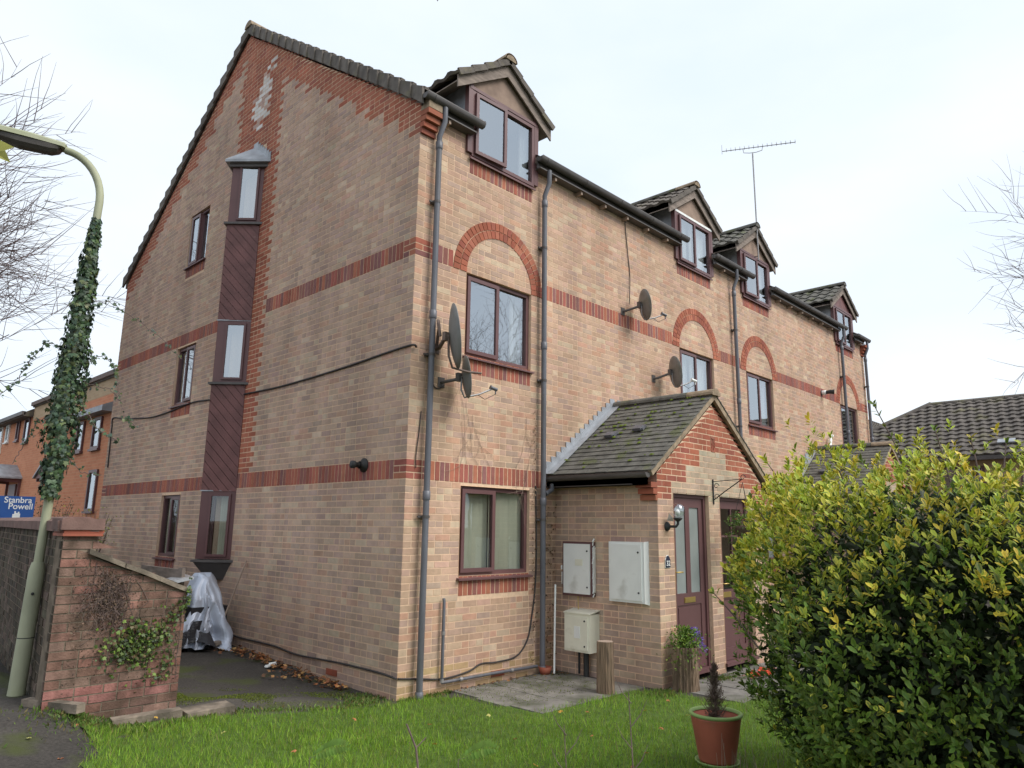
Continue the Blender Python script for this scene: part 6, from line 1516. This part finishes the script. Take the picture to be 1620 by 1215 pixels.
for i, (y0, y1, lab) in enumerate(((13.0, 17.3, 'nearest red brick terraced house, directly behind the gable, with box bay'), (17.3, 21.2, 'middle red brick terraced house, mostly hidden by the ivy on the lamp post'), (21.2, 24.0, 'red brick terraced house with leaded door canopy left of the ivy'), (24.0, 33.0, 'farthest red brick terraced house with white windows at the left edge'))):
    t = thing('terraced_house', lab, 'house', (0, 0, 0), 'red brick terrace behind the garden wall')
    mb = MB(); mb.box((1.0, y0, -.3), (8, y1, 4.9 if i < 2 else 5.05)); mb.build('wall', ORB, t)
    mb = MB(); mb.box((.995, y0, 4.9), (8, y1, 5.42)) if i < 2 else mb.box((.99, y0, 5.05), (8, y1, 5.12)); mb.build('upper_wall', CRB if i < 2 else ORB, t)
    mb = MB(); ov = .06 if i < 2 else .28; zt = 5.42 if i < 2 else 5.12
    mb.prism([(1 - ov, y0, zt + .02), (4.5, y0, zt + 2.2), (8.2, y0, zt), (8.2, y0, zt - .1), (1 - ov, y0, zt - .1)], (0, y1 - y0, 0)); mb.build('roof', TILE, t)
    mb = MB(); mb.box((1 - ov - .06, y0, zt - .06), (1 - ov + .04, y1, zt + .06)); mb.build('gutter', RUST if i < 2 else BLACKP, t)
    for (a, z, w_, h, m_) in {0: [], 1: [], 2: [(21.45, 4.2, .62, .85, UPVC), (22.75, 4.35, .4, .72, UPVC)], 3: [(24.2, 4.4, .45, .62, WHITE), (25.2, 4.1, .7, .95, WHITE)]}[i]: twin(t, TFr, a, z, w_, h, m_)
    if i == 0:
        BF = Frame((.45, 0, 0), (0, 1, 0), (-1, 0, 0))
        mb = MB(); mb.box((.45, 11.6, -.3), (1.0, 14.9, 4.18)); mb.build('bay', ORB, t)
        mb = MB(); mb.prism([(.20, 11.5, 4.15), (.20, 11.5, 4.28), (1.0, 11.5, 4.66), (1.0, 11.5, 4.15)], (0, 3.6, 0)); mb.build('bay_roof', LEAD, t)
        twin(t, BF, 13.45, 3.35, .55, .75); twin(t, BF, 12.15, 3.35, .6, .75); twin(t, BF, 12.0, 1.9, .6, .95)
    for (ya, yb, zt_) in {0: [(15.2, 16.9, 3.30)], 2: [(21.5, 23.4, 3.5)], 1: [], 3: [(25.2, 26.6, 3.3)]}[i]:
        ym = (ya + yb) / 2
        mb = MB(); mb.prism([(.25, ya, zt_ - .45), (.25, ym, zt_), (.25, yb, zt_ - .45), (.25, yb, zt_ - .5), (.25, ym, zt_ - .08), (.25, ya, zt_ - .5)], (.75, 0, 0)); mb.build('canopy', LEAD, t)
        mb = MB(); mb.prism([(.30, ya + .06, zt_ - .5), (.30, ym, zt_ - .1), (.30, yb - .06, zt_ - .5)], (.04, 0, 0)); mb.build('canopy_front', CLAD, t)
        for yy in (ya + .1, yb - .16):
            mb = MB(); mb.prism([(.32, yy, zt_ - .5), (1.0, yy, zt_ - .5), (1.0, yy, zt_ - 1.15), (.93, yy, zt_ - 1.15), (.93, yy, zt_ - .62), (.32, yy, zt_ - .58)], (0, .06, 0)); mb.build('canopy_bracket', CLAD, t)
        mb = MB(); mb.box((.94, ym - .45, -.1), (1.0, ym + .45, zt_ - .65)); mb.build('door', UPVC, t)
# sign board
c = CAM + Vector((.2655, 1.198, 0)) * 11.6 - Vector((CR.x, CR.y, 0)) * .15; t = thing('agent_sign', 'blue estate agent board reading Stanbra Powell behind the garden wall', 'sign', (c.x, c.y, 1.83)); fdir = (CAM - c); fdir.z = 0
yaw = math.atan2(fdir.y, fdir.x) + math.pi / 2
t.rotation_euler = (0, 0, yaw); t.scale = (.86, .86, .92)
mb = MB(); mb.box((-.30, -.008, -.20), (.27, .008, .24)); mb.build('board', BLUE, t)
mb = MB(); mb.box((-.03, .01, -1.9), (.03, .05, .2)); mb.build('post', WOODP, t)
text('Stanbra', .145, t, (-.0, -.010, .17), (rad(90), 0, 0), LETTER); text('Powell', .145, t, (.05, -.010, .06), (rad(90), 0, 0), LETTER)
mb = MB(); mb.prism([(-.06, -.010, -.19), (.06, -.010, -.19), (.06, -.010, -.06), (.045, -.010, -.06), (.045, -.010, -.03), (.02, -.010, -.03), (.02, -.010, -.05), (-.01, -.010, -.05), (-.01, -.010, -.02), (-.035, -.010, -.02), (-.035, -.010, -.07), (-.06, -.010, -.07)], (0, -.003, 0)); mb.build('tower_emblem', LETTER, t)

# house on the right behind the bush, hipped tiled roof
t = thing('hipped_house', 'low house with brown hipped tile roof and moss along the ridge, beyond the bush', 'house', (0, 0, 0))
mb = MB(); mb.box((20.9, -14, -.3), (27.1, 3.6, 3.95)); mb.build('wall', CRB, t)
rt_ = bpy.data.objects.new('roof', None); COL.objects.link(rt_); rt_.parent = t
RT2 = M('grey_tile', (.125, .108, .095), rough=.9, var=.3, scale=5, bump=.3, stain=((.16, .15, .06), 1.6, .54, .7, .6), lowvar=.2)
mb = MB(); sl = math.hypot(3.5, 2.23); S = Vector((3.5, 0, 2.23)).normalized(); nrow = 14; g_ = sl / nrow
for r in range(nrow):
    o = Vector((20.5, -14.2, 4.0)) + S * (r * g_); yend = 4.0 - 3.5 * (r + .5) / nrow; tiled(mb, o, (0, 1, 0), S, yend + 14.2, g_, gauge=g_, width=.30, th=.045, amp=.035)
mb.build('roof_tiles', RT2, rt_, kind='stuff')
mb = MB(); mb.add([(20.5, 4, 3.97), (27.5, 4, 3.97), (24, .5, 6.2), (24, -14.2, 6.2), (27.5, -14.2, 3.97), (20.5, -14.2, 3.97)], [(0, 1, 2), (1, 4, 3, 2), (5, 3, 4), (0, 2, 3, 5), (0, 5, 4, 1)]); mb.build('roof_deck', RT2, rt_)
for i in range(32):
    mb = MB(); y = .5 - i * .45; mb.prism([(24 + .14 * math.cos(a), y, 6.19 + .12 * math.sin(a)) for a in [math.pi * k / 6 for k in range(7)]], (0, -.44, 0)); mb.build('ridge_tile', RT2, rt_)
for i in range(10):
    a = Vector((20.5, 4, 4.0)); b = Vector((24, .5, 6.23)); p0 = lerp(a, b, i / 10); mb = MB(); mb.tube([p0, lerp(p0, lerp(a, b, (i + 1) / 10), .98)], .11, 8); mb.build('hip_tile', RT2, rt_)
mb = MB(); mb.box((20.35, -14.2, 3.86), (20.5, 4, 3.98)); mb.build('gutter', BLACKP, t)
mb = MB(); o = Vector((20.5, -2.35, 4.0)) + S * .55; mb.obox(o + Vector((-.05, 0, .08)), (0, .45, 0), S * .22, (-.01, 0, .03)); mb.build('repair_patch', LEAD, rt_)
HF = Frame((20.9, 0, 0), (0, 1, 0), (-1, 0, 0))
for yy in (-3.6, -1.5, 1.0): twin(t, HF, yy, 2.75, 1.2, .95, UPVC)
t = thing('far_house', 'distant house roof glimpsed between the building corner and the hipped roof', 'house', (0, 0, 0))
mb = MB(); mb.box((29, 2.8, -.3), (44, 9.2, 5.2)); mb.build('wall', CRB, t)
mb = MB(); S2 = Vector((0, 3.5, 2.2)).normalized(); tiled(mb, (29, 2.5, 5.2), (1, 0, 0), S2, 15, math.hypot(3.5, 2.2), gauge=.3, width=.3, th=.04, amp=.03); mb.add([(29, 2.5, 5.18), (44, 2.5, 5.18), (44, 6, 7.38), (29, 6, 7.38), (44, 9.5, 5.18), (29, 9.5, 5.18)], [(0, 1, 2, 3), (3, 2, 4, 5), (0, 3, 5), (1, 4, 2)]); mb.build('roof', RT2, t)

# ------------------------------------------------------------------ bare trees, shrubs
def tree(label, base, h, seed, r0=.14, spread=1.0, bias=(0, 0, 0), depth=4, first=.3, cat='tree', nb=9, rmin=.0045):
    rr = random.Random(seed); t = thing('bare_tree', label, cat, base); tr = MB(); br = MB(); tw = MB(); B_ = Vector(bias); cnt = [0]
    def grow(p, d, l, r_, k):
        cnt[0] += 1
        if cnt[0] > 3200: return
        P = [p]; rs = [r_]; q = p.copy(); dd = d.copy(); n = 6 if k < 3 else 4
        for i in range(n):
            dd = (dd + Vector((rr.gauss(0, .10), rr.gauss(0, .10), rr.gauss(.02, .07))) + B_ * .03).normalized(); q = q + dd * (l / n); P.append(q.copy()); rs.append(r_ * (1 - .75 * (i + 1) / n))
        (tr if k == 0 else br if k < 3 else tw).tube(P, rs, 8 if k == 0 else 5 if k < 3 else 3, cap=False)
        if k >= depth: return
        m = nb if k == 0 else (7 if k == 1 else 6)
        for i in range(m):
            s_ = (first if k == 0 else .18) + (1 - (first if k == 0 else .18)) * (i + rr.random() * .6) / m; s_ = min(s_, .98); j = min(int(s_ * n), n - 1); pp = lerp(P[j], P[j + 1], s_ * n - j)
            a = dd.orthogonal(); a.rotate(Matrix.Rotation(rr.uniform(0, 6.28), 3, dd)); dn = ((P[j + 1] - P[j]).normalized() * rr.uniform(.5, .95) + a.normalized() * rr.uniform(.5, .95) * spread + B_ * .25 + Vector((0, 0, .12))).normalized()
            grow(pp, dn, l * (rr.uniform(.5, .72) if k else rr.uniform(.42, .6)), max(r_ * (1 - .75 * s_) * .62, rmin), k + 1)
    grow(Vector((0, 0, 0)), Vector((0, 0, 1)), h, r0, 0)
    tr.build('trunk', TREEB, t); br.build('branches', TREEB, t)
    if tw.v: tw.build('twigs', TREEB, t, kind='stuff')
    return t
tree('large bare winter tree rising behind the garden wall at the left edge', (-3.9, 11.5, 0), 7.6, 5, r0=.15, spread=1.05, bias=(.5, -.45, 0), rmin=.008)
tree('bare tree whose thin twigs reach in from the right edge', (8.9, -8.35, -.1), 5.0, 12, r0=.06, spread=.95, bias=(-.4, .3, -.1), first=.45, nb=8)
tree('bare tree standing behind the photographer, mirrored in the windows', (-8.5, -13.5, 0), 9.5, 21, r0=.16, first=.25)
def shrub(label, c, r, h, n, cols, seed, leaf=.04, twn=60, name='shrub'):
    t = thing(name, label, 'shrub', (c[0], c[1], c[2])); rr = random.Random(seed); mb = MB(); po, a_, n_, s_, c_ = [], [], [], [], []
    for i in range(twn):
        a = rr.uniform(0, 6.28); q = rr.random() ** .5 * r; e_ = Vector((math.cos(a) * q, math.sin(a) * q, h * rr.uniform(.75, 1.05))); mb.tube([(0, 0, 0), tuple(lerp(Vector((0, 0, 0)), e_, .5) + Vector((0, 0, .1))), tuple(e_)], [.012, .007, .003], 4, cap=False)
        for k in range(n // twn):
            u_ = rr.uniform(.45, 1.02); p = e_ * u_ + Vector((rr.gauss(0, .07), rr.gauss(0, .07), rr.gauss(0, .07))); po.append(tuple(p)); a_.append(tuple(unit(1)[0])); n_.append(tuple(unit(1)[0] + np.array([0, 0, .8]))); s_.append(leaf * rr.uniform(.6, 1.3)); c_.append(jit(rr.choice(cols), .2))
    mb.build('stems', TWIG, t); scatter('foliage', LT, LF, po, a_, n_, s_, c_, LEAFM, t)
shrub('brown tangled shrub behind the garden wall below the red terrace', (-1.25, 9.2, 0), .75, 1.98, 1600, [(.14, .10, .06), (.10, .11, .05), (.2, .15, .08), (.07, .09, .04)], 3)
shrub('shrub with bright yellow-green leaves between the wall and the gable', (-.75, 8.2, 0), .42, 1.80, 900, [(.38, .38, .05), (.28, .33, .05), (.15, .2, .04)], 4)
shrub('dark green shrub behind the estate agent board', (-1.9, 11.0, 0), .7, 2.0, 1500, [(.07, .10, .04), (.10, .13, .05), (.12, .10, .06)], 6)
shrub('bright green shrub at the far left edge beside the terrace', (-3.2, 14.5, 0), 1.0, 3.0, 2400, [(.08, .17, .03), (.12, .22, .04), (.06, .12, .03)], 8, leaf=.06)
